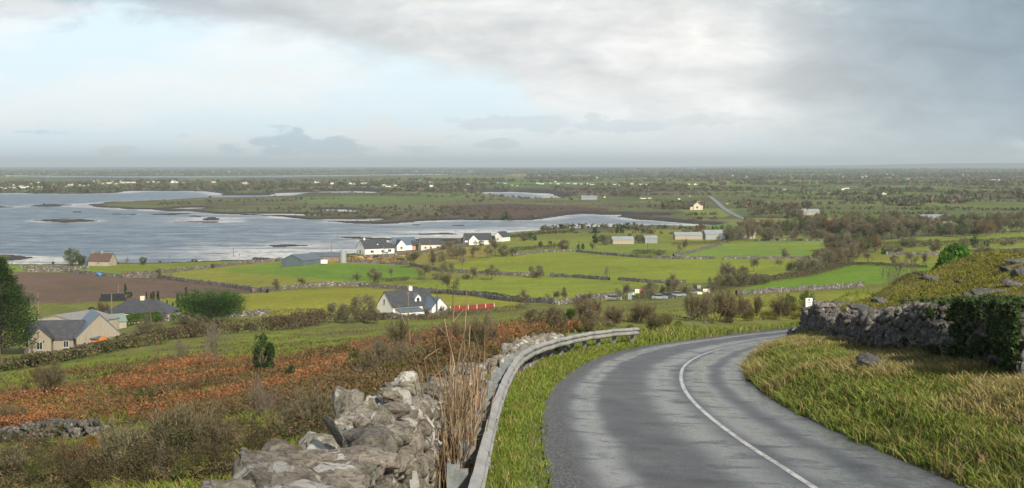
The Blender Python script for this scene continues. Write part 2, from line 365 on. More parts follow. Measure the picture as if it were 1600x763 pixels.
class MB:
    def __init__(s): s.v = []; s.f = []; s.n = 0
    def add(s, v, f):
        s.v.append(np.asarray(v, float)); s.f += [[i + s.n for i in q] for q in f]; s.n += len(v); return s
    def box(s, x0, x1, y0, y1, z0, z1, rot=0, piv=(0, 0)):
        v = np.array([(x, y, z) for z in (z0, z1) for y in (y0, y1) for x in (x0, x1)], float)
        if rot:
            c, q = cos(rot), sin(rot); X = v[:, 0] - piv[0]; Y = v[:, 1] - piv[1]
            v[:, 0] = piv[0] + c * X - q * Y; v[:, 1] = piv[1] + q * X + c * Y
        return s.add(v, [(0, 2, 3, 1), (4, 5, 7, 6), (0, 1, 5, 4), (2, 6, 7, 3), (0, 4, 6, 2), (1, 3, 7, 5)])
    def cyl(s, p0, p1, r0, r1=None, n=8):
        r1 = r0 if r1 is None else r1; p0 = Vector(p0); p1 = Vector(p1); d = (p1 - p0).normalized()
        a = d.orthogonal().normalized(); b = d.cross(a); v = []
        for p, r in ((p0, r0), (p1, r1)):
            for k in range(n): t = 2 * pi * k / n; v.append(p + a * cos(t) * r + b * sin(t) * r)
        f = [(k, (k + 1) % n, n + (k + 1) % n, n + k) for k in range(n)] + [tuple(range(n))[::-1], tuple(range(n, 2 * n))]
        return s.add(v, f)
    def prism(s, prof, y0, y1):
        """profile in xz, extruded along y"""
        n = len(prof); v = [(x, y0, z) for x, z in prof] + [(x, y1, z) for x, z in prof]
        return s.add(v, [(k, (k + 1) % n, n + (k + 1) % n, n + k) for k in range(n)] + [tuple(range(n))[::-1], tuple(range(n, 2 * n))])
    def me(s, name, m):
        me = bpy.data.meshes.new(name); me.from_pydata([tuple(p) for p in np.vstack(s.v)], [], s.f); me.materials.append(m); me.update()
        import bmesh
        bm = bmesh.new(); bm.from_mesh(me); bmesh.ops.recalc_face_normals(bm, faces=bm.faces); bm.to_mesh(me); bm.free()
        return me
    def build(s, name, m, parent=None, **k): return link(name, s.me(name, m), parent, **k)

# ------------------------------------------------------------------ materials
def newmat(name):
    m = bpy.data.materials.new(name); m.use_nodes = True; t = NT(m.node_tree); t.n.clear()
    b = t.node('ShaderNodeBsdfPrincipled'); o = t.node('ShaderNodeOutputMaterial'); t.l.new(b.outputs[0], o.inputs[0])
    t.b = b; t.out = o; t.geo = t.node('ShaderNodeTexCoord').outputs['Object']; return m, t
def bump(t, h, strength, dist):
    n = t.node('ShaderNodeBump'); n.inputs['Strength'].default_value = strength; n.inputs['Distance'].default_value = dist
    t.inp(n.inputs['Height'], h); t.l.new(n.outputs[0], t.b.inputs['Normal'])
def mat(name, col, rough=.7, var=.18, scale=1.5, metal=0, bmp=0, streak=False, dirt=None):
    m, t = newmat(name); v = t.geo
    if streak: v = t.vm('MULTIPLY', v, (1, 1, .12))
    n1 = t.noise(v, scale, 5, .6); n2 = t.noise(v, scale * 7, 4, .6)
    k = t.m('ADD', t.lin(n1, .25, .75, 1 - var, 1 + var), t.lin(n2, .25, .75, -var * .6, var * .6))
    c = t.vm('MULTIPLY', tuple(col), t.comb(k, k, k))
    if dirt: c = t.mix(t.m('MULTIPLY', t.ss(n1, .5, .72), .6), c, (*dirt, 1))
    t.inp(t.b.inputs['Base Color'], c); t.b.inputs['Roughness'].default_value = rough; t.b.inputs['Metallic'].default_value = metal
    if bmp: bump(t, n2, .5, bmp)
    return m
def leafmat(name, rough=.75, trans=.0):
    m, t = newmat(name); a = t.node('ShaderNodeAttribute', attribute_name='col')
    oi = t.node('ShaderNodeObjectInfo').outputs['Random']; k = t.lin(oi, 0, 1, .8, 1.22); h = t.lin(oi, 0, 1, 1.06, .94)
    c = t.vm('MULTIPLY', a.outputs['Color'], t.comb(t.m('MULTIPLY', k, h), k, k))
    t.inp(t.b.inputs['Base Color'], c); t.b.inputs['Roughness'].default_value = rough; t.b.inputs['Specular IOR Level'].default_value = .25
    if trans:
        tr = t.node('ShaderNodeBsdfTranslucent'); t.inp(tr.inputs[0], c); mx_ = t.node('ShaderNodeMixShader'); mx_.inputs[0].default_value = trans
        t.l.new(t.b.outputs[0], mx_.inputs[1]); t.l.new(tr.outputs[0], mx_.inputs[2]); t.l.new(mx_.outputs[0], t.out.inputs[0])
    return m
M_LEAF = leafmat('foliage', .7, .25); M_TWIG = leafmat('twigs', .85, .1); M_GRASS = leafmat('grass_blades', .65, .3)
M_BARK = mat('bark', (.13, .105, .08), .9, .35, 3, bmp=.02)
def stone_mat(name, base=(.27, .26, .24), sc=1.0, dark=.35, lich=.5, attr=False):
    m, t = newmat(name); v = t.geo
    n1 = t.noise(v, 3 * sc, 8, .65, .2); n2 = t.noise(v, 14 * sc, 8, .75); n3 = t.noise(v, 60 * sc, 4, .7); vo = t.voro(v, 9 * sc)
    c = t.ramp(n1, [(.3, tuple(x * dark for x in base)), (.5, base), (.68, tuple(min(x * 1.35, .6) for x in base))])
    c = t.mix(t.m('MULTIPLY', t.ss(n2, .48, .60), .85), c, tuple(x * .26 for x in base) + (1,))  # crevice shade painted into the stone colour, spread by noise
    c = t.mix(t.m('MULTIPLY', t.ss(n3, .52, .7), .5), c, (base[0] * 1.5, base[1] * 1.42, base[2] * 1.25, 1))
    l1 = t.noise(t.vm('ADD', v, (5.3, 2.1, 7.7)), 2.2 * sc, 6, .62, .6)
    c = t.mix(t.m('MULTIPLY', t.ss(l1, .575, .60), lich), c, (.70, .69, .64, 1))
    l2 = t.noise(t.vm('ADD', v, (15.3, 22.1, 1.7)), 3.1 * sc, 6, .7, .6)
    c = t.mix(t.m('MULTIPLY', t.ss(l2, .52, .62), .55), c, (.20, .155, .10, 1))
    if attr:
        at_ = t.node('ShaderNodeAttribute', attribute_name='col'); c = t.vm('MULTIPLY', c, at_.outputs['Color'])
    t.inp(t.b.inputs['Base Color'], c); t.b.inputs['Roughness'].default_value = .88
    h = t.m('ADD', t.m('MULTIPLY', n2, .8), t.m('ADD', t.m('MULTIPLY', n3, .25), t.m('MULTIPLY', vo, .5)))
    bump(t, h, 1.0, .12 / sc)
    return m
M_STONE = stone_mat('limestone', (.385, .35, .285), lich=.85, attr=True)
M_STONE_R = stone_mat('dark_limestone', (.17, .16, .145), 1.0, .4, .35, attr=True)
M_ROCK = stone_mat('outcrop_rock', (.18, .185, .19), .6, .35, .35)
# ------------------------------------------------------------------ ground colours (what grows or lies there)
PX, PY = proj(GX, GY, GZ)
nz1 = fbm(GX / 40, GY / 40, 21); nz2 = fbm(GX / 9, GY / 9, 22); nz3 = fbm(GX / 160, GY / 160, 23); nz4 = fbm(GX / 2.2, GY / 2.2, 24)
def mixc(a, b, t): t = np.asarray(t)[..., None]; return a * (1 - t) + np.array(b) * t
BRIGHT = (.115, .185, .012); YEL = (.165, .195, .03); OLIVE = (.115, .115, .03); SCRUB = (.085, .082, .038); FARG = (.12, .165, .035); BROWN = (.13, .088, .058); ROUGHG = (.15, .165, .028); RUST = (.15, .055, .02)
C = np.zeros(GX.shape + (3,)); C[:] = ROUGHG
C = mixc(C, OLIVE, smooth(.45, .7, nz2) * .55)
# far country: a patchwork of stone-walled fields
FIELD_EDGES = []
def cells():
    """irregular strip fields; returns list of (y0,y1,xs)"""
    r = np.random.default_rng(4); y = 760.; out = []
    while y < 15000:
        dy = y * r.uniform(.035, .075) + 20; X = y * .5 + 60; xs = [-X]
        while xs[-1] < X: xs.append(xs[-1] + r.uniform(.5, 2.2) * (70 + y * .03))
        out.append((y, y + dy, np.array(xs))); y += dy
    return out
CELLS = cells()
wy = GY + (fbm(GX / 260, GY / 260, 31) - .5) * np.minimum(GY * .07, 300) + GX * .04; wx = GX + (fbm(GX / 200, GY / 200, 32) - .5) * 90 + (GY - 1000) * .15
CF = np.zeros_like(C); CF[:] = SCRUB; hedge = np.zeros(GX.shape); isgreen = np.zeros(GX.shape, bool)
r_ = np.random.default_rng(8)
for y0, y1, xs in CELLS:
    sel = (wy >= y0) & (wy < y1)
    if not sel.any(): continue
    idx = np.clip(np.searchsorted(xs, wx[sel]), 0, len(xs) - 1)
    n = len(xs); right = (xs / y0) > (-.02 if y0 < 2600 else -.4)
    kind = r_.random(n); c = np.empty((n, 3)); c[:] = SCRUB
    g = kind < np.where(right, .8 if y0 < 3600 else .5, .30); c[g] = np.array(FARG) * r_.uniform(.75, 1.35, (g.sum(), 1)) * r_.uniform([.8, .95, .7], [1.35, 1.05, 1.2], (g.sum(), 3))
    ol = (kind > .72) & (kind < .86); c[ol] = np.array(OLIVE) * .95
    CF[sel] = c[idx]; gg = np.zeros(n, bool); gg[g] = True
    e = np.minimum((wy[sel] - y0), (y1 - wy[sel])); isgreen[sel] = gg[idx]
CF = mixc(CF, SCRUB, smooth(.55, .7, nz3) * .7); CF = CF * (.8 + .4 * nz1[..., None])
# a headland of rough brown-green grazing in the bay
HEAD = [(135, 320), (230, 312), (300, 310), (440, 308), (600, 306), (740, 308), (900, 312), (1000, 320), (1080, 345), (900, 340), (720, 346), (560, 352), (420, 342), (250, 330)]
hd = inpoly(PX, PY, HEAD); CH = mixc(np.broadcast_to(np.array((.125, .115, .045)), C.shape), (.095, .08, .042), smooth(.42, .6, fbm(GX / 110, GY / 50, 41)))
CH = mixc(CH, (.11, .14, .045), smooth(.5, .6, fbm(GX / 150, GY / 60, 44)))
CF = np.where(hd[..., None], CH, CF)
for poly, c in [([(470, 308), (600, 306), (720, 308), (720, 313), (560, 320), (470, 318)], (.11, .155, .04)), ([(680, 322), (800, 318), (950, 326), (960, 338), (800, 342), (700, 336)], (.085, .052, .036)),
                ([(1060, 327), (1145, 326), (1150, 333), (1130, 340), (1080, 337)], (.15, .19, .04)), ([(1000, 340), (1150, 344), (1160, 350), (1050, 350)], (.17, .17, .055)), ([(600, 284), (665, 285), (660, 293), (625, 292)], (.12, .16, .05)),
                ([(170, 290), (300, 290), (380, 294), (220, 297)], (.10, .14, .045)), ([(0, 297), (80, 296), (80, 300), (0, 301)], (.10, .14, .045)), ([(850, 297), (1090, 297), (1100, 303), (900, 306)], (.12, .095, .06))]:
    CF = np.where(inpoly(PX, PY, poly)[..., None], np.array(c), CF)
t = smooth(880, 940, GY) ; t = np.where((PX < 800) & (GY > 690), 1, t); t = np.maximum(t, smooth(790, 840, GY) * (PX > 1150))
C = mixc(C, C * 0, 0 * t); C = C * (1 - t[..., None]) + CF * t[..., None]
wb = (fbm(GX / 25, GY / 25, 51) - .5) * 3
FIELDS = [
    ([(560, 400), (700, 392), (800, 372), (1000, 360), (1150, 358), (1300, 372), (1300, 410), (1100, 440), (700, 450), (500, 420)], (.125, .16, .028)),
    ([(0, 416), (250, 412), (440, 407), (440, 412), (240, 431), (130, 429), (20, 424)], (.12, .19, .025)),
    ([(20, 425), (130, 427), (180, 433), (240, 434), (300, 441), (380, 452), (440, 459), (380, 459), (300, 463), (290, 468), (240, 469), (60, 475), (0, 475)], BROWN),
    ([(215, 430), (420, 409), (640, 405), (660, 440), (560, 446), (440, 451), (400, 451), (300, 440)], YEL),
    ([(340, 423), (430, 411), (540, 412), (640, 416), (655, 426), (665, 434), (610, 441), (520, 438), (430, 430), (380, 427)], (.095, .19, .018)),
    ([(545, 400), (760, 383), (760, 400), (660, 416), (545, 409)], (.19, .18, .045)),
    ([(385, 460), (440, 454), (540, 450), (620, 453), (700, 460), (820, 474), (800, 482), (700, 487), (600, 480), (590, 496), (380, 496)], (.185, .215, .022)),
    ([(240, 468), (300, 464), (385, 460), (380, 496), (240, 490)], (.17, .20, .025)),
    ([(600, 449), (700, 437), (860, 434), (960, 437), (1040, 442), (950, 470), (900, 472), (810, 472), (760, 464), (700, 454)], (.145, .205, .022)),
    ([(680, 420), (740, 407), (860, 393), (930, 393), (1050, 403), (1130, 406), (1250, 404), (1240, 420), (1190, 436), (1150, 442), (1080, 442), (960, 437), (860, 431), (760, 427)], (.155, .215, .018)),
    ([(870, 390), (960, 380), (1100, 380), (1120, 382), (1050, 402), (930, 393)], (.13, .19, .03)),
    ([(1050, 403), (1125, 380), (1200, 377), (1290, 375), (1290, 395), (1250, 403), (1130, 406)], (.12, .205, .03)),
    ([(800, 378), (930, 374), (960, 380), (860, 392), (780, 396)], (.13, .18, .03)),
    ([(1130, 458), (1230, 436), (1300, 413), (1460, 413), (1450, 432), (1340, 447), (1200, 458)], (.10, .205, .012)),
    ([(1320, 412), (1360, 398), (1600, 390), (1640, 402), (1500, 412)], (.15, .185, .02)),
    ([(1370, 398), (1380, 376), (1500, 366), (1680, 360), (1680, 384), (1600, 388)], (.14, .19, .03)),
    ([(1120, 470), (1200, 460), (1450, 446), (1440, 500), (1100, 500)], (.15, .19, .025)),
]
for poly, c in FIELDS:
    c = c if c is BROWN else (c[0] * 1.28, c[1] * 1.12, c[2] * .9)
    m = inpoly(PX + wb * .5, PY + wb * .25, poly) & (GY > 150)
    cc = np.array(c) * (.88 + .24 * nz1[..., None]); 
    if c[1] > .14: cc = mixc(cc, (.225, .225, .02), smooth(.48, .75, fbm(GX / 90, GY / 45, 61)) * .55); cc = mixc(cc, np.array(c) * .72, smooth(.55, .8, nz2) * .5)
    C = np.where(m[..., None], cc, C)
# near slope: rough olive grass, bracken, bramble
sl_ = (GY < 330) & (PX < 1150)
BRK = [(-80, 640), (40, 600), (140, 585), (230, 565), (330, 562), (420, 572), (500, 552), (600, 538), (690, 520), (800, 512), (880, 500), (920, 515), (800, 545), (740, 600), (640, 620), (520, 660), (400, 650), (330, 660), (200, 668), (-80, 690)]
def brk_w(px, py, x, y): 
    i = inpoly(px + (fbm(x / 6, y / 6, 71) - .5) * 50, py + (fbm(x / 8, y / 8, 72) - .5) * 24, BRK)
    return i * smooth(.34, .5, fbm(x / 9, y / 9, 73) + .08 * (px > 200) + .1 * ((px > 230) & (px < 600)))
bw = brk_w(PX, PY, GX, GY) * (GY < 260); C = mixc(C, (.09, .06, .028), bw * .7)
GR = inpoly(PX, PY, [(-50, 570), (200, 555), (400, 525), (600, 500), (820, 480), (880, 490), (800, 515), (600, 540), (400, 560), (200, 580), (-50, 612)])
C = np.where(GR[..., None] & sl_[..., None], mixc(mixc(C * 0 + np.array((.15, .19, .02)), (.125, .095, .04), smooth(.5, .66, nz2) * .8), (.21, .2, .05), smooth(.55, .75, nz4) * .5), C)
C = mixc(C, (.085, .075, .03), smooth(.42, .6, nz4) * (PY > 640) * (PX < 700) * .6)
# verges, gravel beside the road
vd = (GX > -2) & (GY < 100) & (GX > L_EDGE[0][0] - 30)
C = np.where(((GX > -1.0) & (GY < 62))[..., None], np.array((.12, .15, .022)) * (.8 + .4 * nz4[..., None]), C)
rb = np.zeros(GX.shape, bool); rb[near] = (sr > 0)
C = np.where(rb[..., None], mixc(mixc(C * 0 + np.array((.15, .135, .04)), (.20, .16, .07), smooth(.4, .65, nz2) * .7), (.10, .085, .035), smooth(.5, .7, nz4) * .5), C)
e = np.full(GX.shape, 9.); e[near] = np.where(inside, 0, np.minimum(dl, dr)); C = mixc(C, (.11, .10, .08), 1 - smooth(.1, .45, e + .25 * (nz4 - .5)))
# shore: dark wrack and rock beside the water, the bed itself dark
shore = (~GWM) * smooth(.02, .2, GSH); C = mixc(C, (.045, .04, .034), shore * smooth(.32, .5, fbm(GX / 30, GY / 30, 81) + .14))
C = np.where(GWM[..., None], np.array((.05, .05, .045)), C)
isl = np.zeros(GX.shape, bool)
for p_ in ISLES: isl |= inpoly(PX, PY, p_)
C = np.where((isl & ~GWM)[..., None] & (GY > 560)[..., None], mixc(C * 0 + np.array((.05, .045, .035)), (.13, .125, .04), (GSH < .12) * 1.0), C)

m_ground, t = newmat('ground_cover')
at_ = t.node('ShaderNodeAttribute', attribute_name='col').outputs['Color']
n0 = t.noise(t.geo, .05, 5, .6); n1 = t.noise(t.geo, .6, 6, .65); n2 = t.noise(t.geo, 7, 6, .7); n3 = t.noise(t.vm('MULTIPLY', t.geo, (1, .3, 1)), .012, 5, .6)
k = t.m('MULTIPLY', t.lin(n0, .3, .7, .86, 1.14), t.m('MULTIPLY', t.lin(n1, .3, .7, .72, 1.28), t.lin(n2, .3, .7, .62, 1.38)))
k = t.m('MULTIPLY', k, t.lin(n3, .3, .7, .85, 1.15))
c = t.vm('MULTIPLY', at_, t.comb(k, k, k)); c = t.mix(t.m('MULTIPLY', t.ss(n1, .55, .75), .25), c, t.vm('MULTIPLY', c, (1.35, 1.0, .9)))
t.inp(t.b.inputs['Base Color'], c); t.b.inputs['Roughness'].default_value = .9; t.b.inputs['Specular IOR Level'].default_value = .2
bump(t, t.m('ADD', n1, t.m('MULTIPLY', n2, .25)), .6, .35)
def gridfaces(nr, nc):
    j, i = np.meshgrid(np.arange(nr - 1), np.arange(nc - 1), indexing='ij'); a = (j * nc + i).ravel(); return np.stack([a, a + 1, a + nc + 1, a + nc], 1)
me = mesh('ground', np.stack([GX, GY, GZ], -1).reshape(-1, 3), gridfaces(NB, NA), m_ground, C.reshape(-1, 3), smooth_=True)
ground = tag(link('ground', me), kind='structure')

# ------------------------------------------------------------------ water
wa = np.linspace(-.9, .9, 500); wb_ = np.linspace(math.log(560), math.log(9000), 620); WA, WB = np.meshgrid(wa, wb_); WY = np.exp(WB); WX = WA * WY
_, WPY = proj(WX, WY, WX * 0); wpx, _ = proj(WX, WY, WX * 0)
wm = blur(water_mask(WX, WY), 7, 7)
shoref = smooth(.97, .55, wm)
streak = fbm(WX / 60, WY / 16, 91, 5); streak2 = fbm(WX / 22, WY / 6, 92, 4)
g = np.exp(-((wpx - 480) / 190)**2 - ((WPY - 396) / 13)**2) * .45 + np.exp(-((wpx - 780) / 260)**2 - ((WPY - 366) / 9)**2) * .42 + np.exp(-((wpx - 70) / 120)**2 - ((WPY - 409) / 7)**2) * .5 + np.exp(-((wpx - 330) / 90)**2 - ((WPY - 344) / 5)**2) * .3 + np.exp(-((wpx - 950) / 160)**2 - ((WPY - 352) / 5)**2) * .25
foam_glare = smooth(.49, .64, streak * .6 + streak2 * .4 + g * .42 + shoref * .12) * np.clip(g * 2.6 + shoref * .9 + .15, 0, 1)  # shore foam, with the bright glare on the water painted in as well
m_w, t = newmat('sea_water')
fo = t.node('ShaderNodeAttribute', attribute_name='foam_glare').outputs['Fac']
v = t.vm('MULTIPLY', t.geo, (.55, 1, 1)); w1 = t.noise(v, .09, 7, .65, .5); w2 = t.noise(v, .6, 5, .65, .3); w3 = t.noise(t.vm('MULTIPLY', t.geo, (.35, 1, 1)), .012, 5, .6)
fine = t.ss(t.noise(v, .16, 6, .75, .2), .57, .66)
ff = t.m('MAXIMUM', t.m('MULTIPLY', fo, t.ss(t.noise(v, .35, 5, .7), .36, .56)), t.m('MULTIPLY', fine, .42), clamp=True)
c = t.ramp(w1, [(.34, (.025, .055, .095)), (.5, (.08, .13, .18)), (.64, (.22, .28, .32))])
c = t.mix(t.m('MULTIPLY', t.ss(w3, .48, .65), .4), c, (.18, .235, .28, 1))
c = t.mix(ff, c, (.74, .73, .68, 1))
t.inp(t.b.inputs['Base Color'], c); t.inp(t.b.inputs['Roughness'], t.lin(ff, 0, 1, .32, .8)); t.b.inputs['IOR'].default_value = 1.33
bump(t, t.m('ADD', w1, t.m('MULTIPLY', w2, .35)), 1.0, 3.0)
me = mesh('water', np.stack([WX, WY, WX * 0], -1).reshape(-1, 3), gridfaces(620, 500), m_w, attr={'foam_glare': foam_glare.ravel()})
tag(link('water', me), kind='structure')

# ------------------------------------------------------------------ road
def strip(name, la, ra, m, dz, nseg=240, nc=15, kind='structure', zf=None):
    def par(pl, n): return resample(pl, np.linalg.norm(np.diff(pl, axis=0), axis=1).sum() / n)[:n]
    a = par(la, nseg); b = par(ra, nseg); tt = np.linspace(0, 1, nc); g_ = a[:, None] * (1 - tt[None, :, None]) + b[:, None] * tt[None, :, None]
    X, Y = g_[..., 0], g_[..., 1]; Z = (zf or road_level)(X, Y) + dz
    me = mesh(name, np.stack([X, Y, Z], -1).reshape(-1, 3), gridfaces(len(a), nc)[:, ::-1], m, smooth_=True)
    u = me.uv_layers.new(name='UVMap'); li = np.empty(len(me.loops), np.int32); me.loops.foreach_get('vertex_index', li)
    s_ = np.r_[0, np.cumsum(np.linalg.norm(np.diff((a + b) / 2, axis=0), axis=1))]; uvs = np.stack(np.broadcast_arrays(tt[None, :], s_[:, None]), -1).reshape(-1, 2)
    u.data.foreach_set('uv', uvs[li].astype(np.float32).ravel()); return tag(link(name, me), kind=kind)
m_r, t = newmat('wet_asphalt')
uvn = t.node('ShaderNodeUVMap').outputs[0]; ux, uy, _ = t.sep(uvn)
wob = t.m('MULTIPLY', t.m('SUBTRACT', t.noise(uvn, .35, 3), .5), .10); uu = t.m('ADD', ux, wob)
sc_ = t.comb(t.m('MULTIPLY', ux, 3.2), t.m('MULTIPLY', uy, .75), 0); st1 = t.noise(sc_, 1.3, 7, .72, .4)
sc2 = t.comb(t.m('MULTIPLY', ux, 5.0), t.m('MULTIPLY', uy, .6), 4); st2 = t.noise(sc2, 1.0, 5, .6)
agg = t.noise(t.geo, 30, 6, .85); agv = t.voro(t.geo, 26)
def bandf(c_, w_): return t.m('SUBTRACT', 1.0, t.ss(t.m('ABSOLUTE', t.m('SUBTRACT', uu, c_)), 0.0, w_))
bands = mx_ = t.m('MAXIMUM', t.m('MAXIMUM', t.m('MULTIPLY', bandf(.17, .08), .9), t.m('MULTIPLY', bandf(.53, .12), .7)), t.m('MAXIMUM', bandf(.73, .10), t.m('MULTIPLY', bandf(.93, .09), .9)))
wet_sheen = t.m('MULTIPLY', t.m('ADD', t.m('MULTIPLY', bands, 1.0), .12), t.ss(t.m('ADD', t.m('ADD', st1, t.m('MULTIPLY', st2, .35)), t.m('MULTIPLY', t.m('SUBTRACT', agg, .5), .5)), .51, .68), clamp=True)
edgeg = t.m('SUBTRACT', 1.0, t.ss(t.m('ADD', ux, t.m('MULTIPLY', t.m('SUBTRACT', agg, .5), .05)), .07, .10))
base = t.ramp(t.m('ADD', t.m('MULTIPLY', agg, .75), t.m('MULTIPLY', st2, .25)), [(.34, (.014, .015, .016)), (.5, (.055, .057, .058)), (.64, (.21, .205, .195))])
base = t.mix(t.m('MULTIPLY', wet_sheen, .40), base, (.21, .21, .195, 1))  # sky sheen of the wet patches painted in as lighter asphalt
base = t.mix(t.m('MULTIPLY', t.ss(t.noise(t.geo, 2.5, 6, .75), .5, .68), .5), base, t.vm('MULTIPLY', base, (.5, .5, .5)))
base = t.mix(t.m('MULTIPLY', bands, .22), base, (.155, .155, .148, 1))  # sky reflection along the tyre-smoothed bands, put into the colour
base = t.mix(t.m('MULTIPLY', bandf(.33, .14), .35), base, t.vm('MULTIPLY', base, (.6, .6, .6)))
gr = t.noise(t.vm('MULTIPLY', t.geo, (1.0, .35, 1.0)), 11, 5, .85); base = t.vm('MULTIPLY', base, t.comb(*[t.lin(gr, .36, .64, .55, 1.5)] * 3))
base = t.mix(edgeg, base, t.ramp(agv, [(.12, (.30, .28, .25)), (.35, (.10, .095, .085)), (.65, (.02, .02, .02))]))
t.inp(t.b.inputs['Base Color'], base); t.inp(t.b.inputs['Roughness'], t.m('ADD', t.lin(t.m('MULTIPLY', wet_sheen, t.m('SUBTRACT', 1.0, edgeg)), 0, 1, .52, .10), t.m('MULTIPLY', t.m('SUBTRACT', gr, .5), .5)))
bh = t.m('MULTIPLY', t.m('ADD', agg, t.m('MULTIPLY', agv, .5)), t.lin(wet_sheen, 0, 1, 1.0, .25)); bump(t, t.m('ADD', bh, t.m('MULTIPLY', gr, .8)), .5, .014)
road = strip('road', L_EDGE, R_EDGE, m_r, 0.0)
cl_ = resample(C_LINE, .5); tg = np.gradient(cl_, axis=0); tg /= np.linalg.norm(tg, axis=1)[:, None]; nm = np.stack([tg[:, 1], -tg[:, 0]], 1)
m_p, t = newmat('road_paint'); n1 = t.noise(t.geo, 30, 5, .8); n2 = t.noise(t.geo, 3, 4, .6)
t.inp(t.b.inputs['Base Color'], t.mix(t.ss(t.m('ADD', n1, t.m('MULTIPLY', n2, .4)), .60, .80), (.70, .70, .66, 1), (.2, .2, .19, 1))); t.b.inputs['Roughness'].default_value = .5
strip('centre_line', cl_ - nm * .047, cl_ + nm * .047, m_p, .005, 400, 2)

# ------------------------------------------------------------------ stones
import bmesh
def ico(sub):
    bm = bmesh.new(); bmesh.ops.create_icosphere(bm, subdivisions=sub, radius=1); v = np.array([x.co[:] for x in bm.verts]); f = np.array([[q.index for q in p.verts] for p in bm.faces]); bm.free(); return v, f
ICO = {k: ico(k) for k in (1, 2, 3, 4, 5)}
def _h3(i, j, k): return _h(i + k * 57, j + k * 131, 77)
def noise3(p):
    ip = np.floor(p); f = p - ip; f = f * f * (3 - 2 * f); o = 0
    for a in (0, 1):
        for b_ in (0, 1):
            for c_ in (0, 1): o = o + _h3(ip[..., 0] + a, ip[..., 1] + b_, ip[..., 2] + c_) * (f[..., 0] if a else 1 - f[..., 0]) * (f[..., 1] if b_ else 1 - f[..., 1]) * (f[..., 2] if c_ else 1 - f[..., 2])
    return o
def stones(cent, size, rots, sub=2, rough=.16, block=.55, rs=None, pit=0):
    """many rough stones: returns verts, faces, per-vert stone tint"""
    rs = rs or rng; bv, bf = ICO[sub]; n = len(cent); bb = np.sign(bv) * np.abs(bv)**block; bb /= np.abs(bb).max(0)
    V_ = np.repeat(bb[None], n, 0)
    for k in range(7):
        fr = rs.normal(0, 1.4 + .9 * k, (n, 3)); ph = rs.uniform(0, 6.28, (n, 1)); am = rough / (1 + .55 * k) * rs.uniform(.5, 1.3, (n, 1))
        V_ = V_ * (1 + am * np.sin(np.einsum('vj,nj->nv', bv, fr) + ph))[..., None]
    # chop with random planes for flat broken faces
    for k in range(12 if sub > 2 else 6):
        nn = rs.normal(0, 1, (n, 3)); nn /= np.linalg.norm(nn, axis=1)[:, None]; dd_ = rs.uniform(.55, 1.0, (n, 1)); p = np.einsum('nvj,nj->nv', V_, nn); ex = np.maximum(p - dd_, 0)
        V_ = V_ - nn[:, None, :] * (ex * .96)[..., None]
    V_ = V_ * np.asarray(size)[:, None, :]
    if pit:
        wp_ = V_ + rs.uniform(-40, 40, (n, 1, 3)); nrm = V_ / (np.linalg.norm(V_, axis=2, keepdims=True) + 1e-6)
        q_ = wp_ + .05 * (noise3(wp_ * 9)[..., None] - .5)
        t1 = 1 - np.abs(noise3(q_ * 5) * 2 - 1); t2 = 1 - np.abs(noise3(q_ * 13 + 9) * 2 - 1); t3 = noise3(q_ * 30 + 3); amt = (t1 - .5) * .055 + (t2 - .5) * .05 + (t3 - .5) * .028
        V_ = V_ + nrm * (amt * pit)[..., None] * np.minimum(1, np.asarray(size).min(1) / .09)[:, None, None]
    rx, ry, rz = rots.T; 
    def R_(ax, a):
        c, s_ = np.cos(a), np.sin(a); M_ = np.zeros((n, 3, 3)); i, j = [(1, 2), (0, 2), (0, 1)][ax]; M_[:, ax, ax] = 1; M_[:, i, i] = c; M_[:, j, j] = c; M_[:, i, j] = -s_; M_[:, j, i] = s_; return M_
    V_ = np.einsum('nij,nvj->nvi', R_(2, rz) @ R_(1, ry) @ R_(0, rx), V_) + np.asarray(cent)[:, None, :]
    f = (bf[None] + np.arange(n)[:, None, None] * len(bv)).reshape(-1, 3); tint = np.repeat(rs.uniform(.7, 1.25, (n, 1)) * np.array([[1, 1, 1]]) * rs.uniform(.97, 1.03, (n, 3)), len(bv), 0)
    return V_.reshape(-1, 3), f, tint
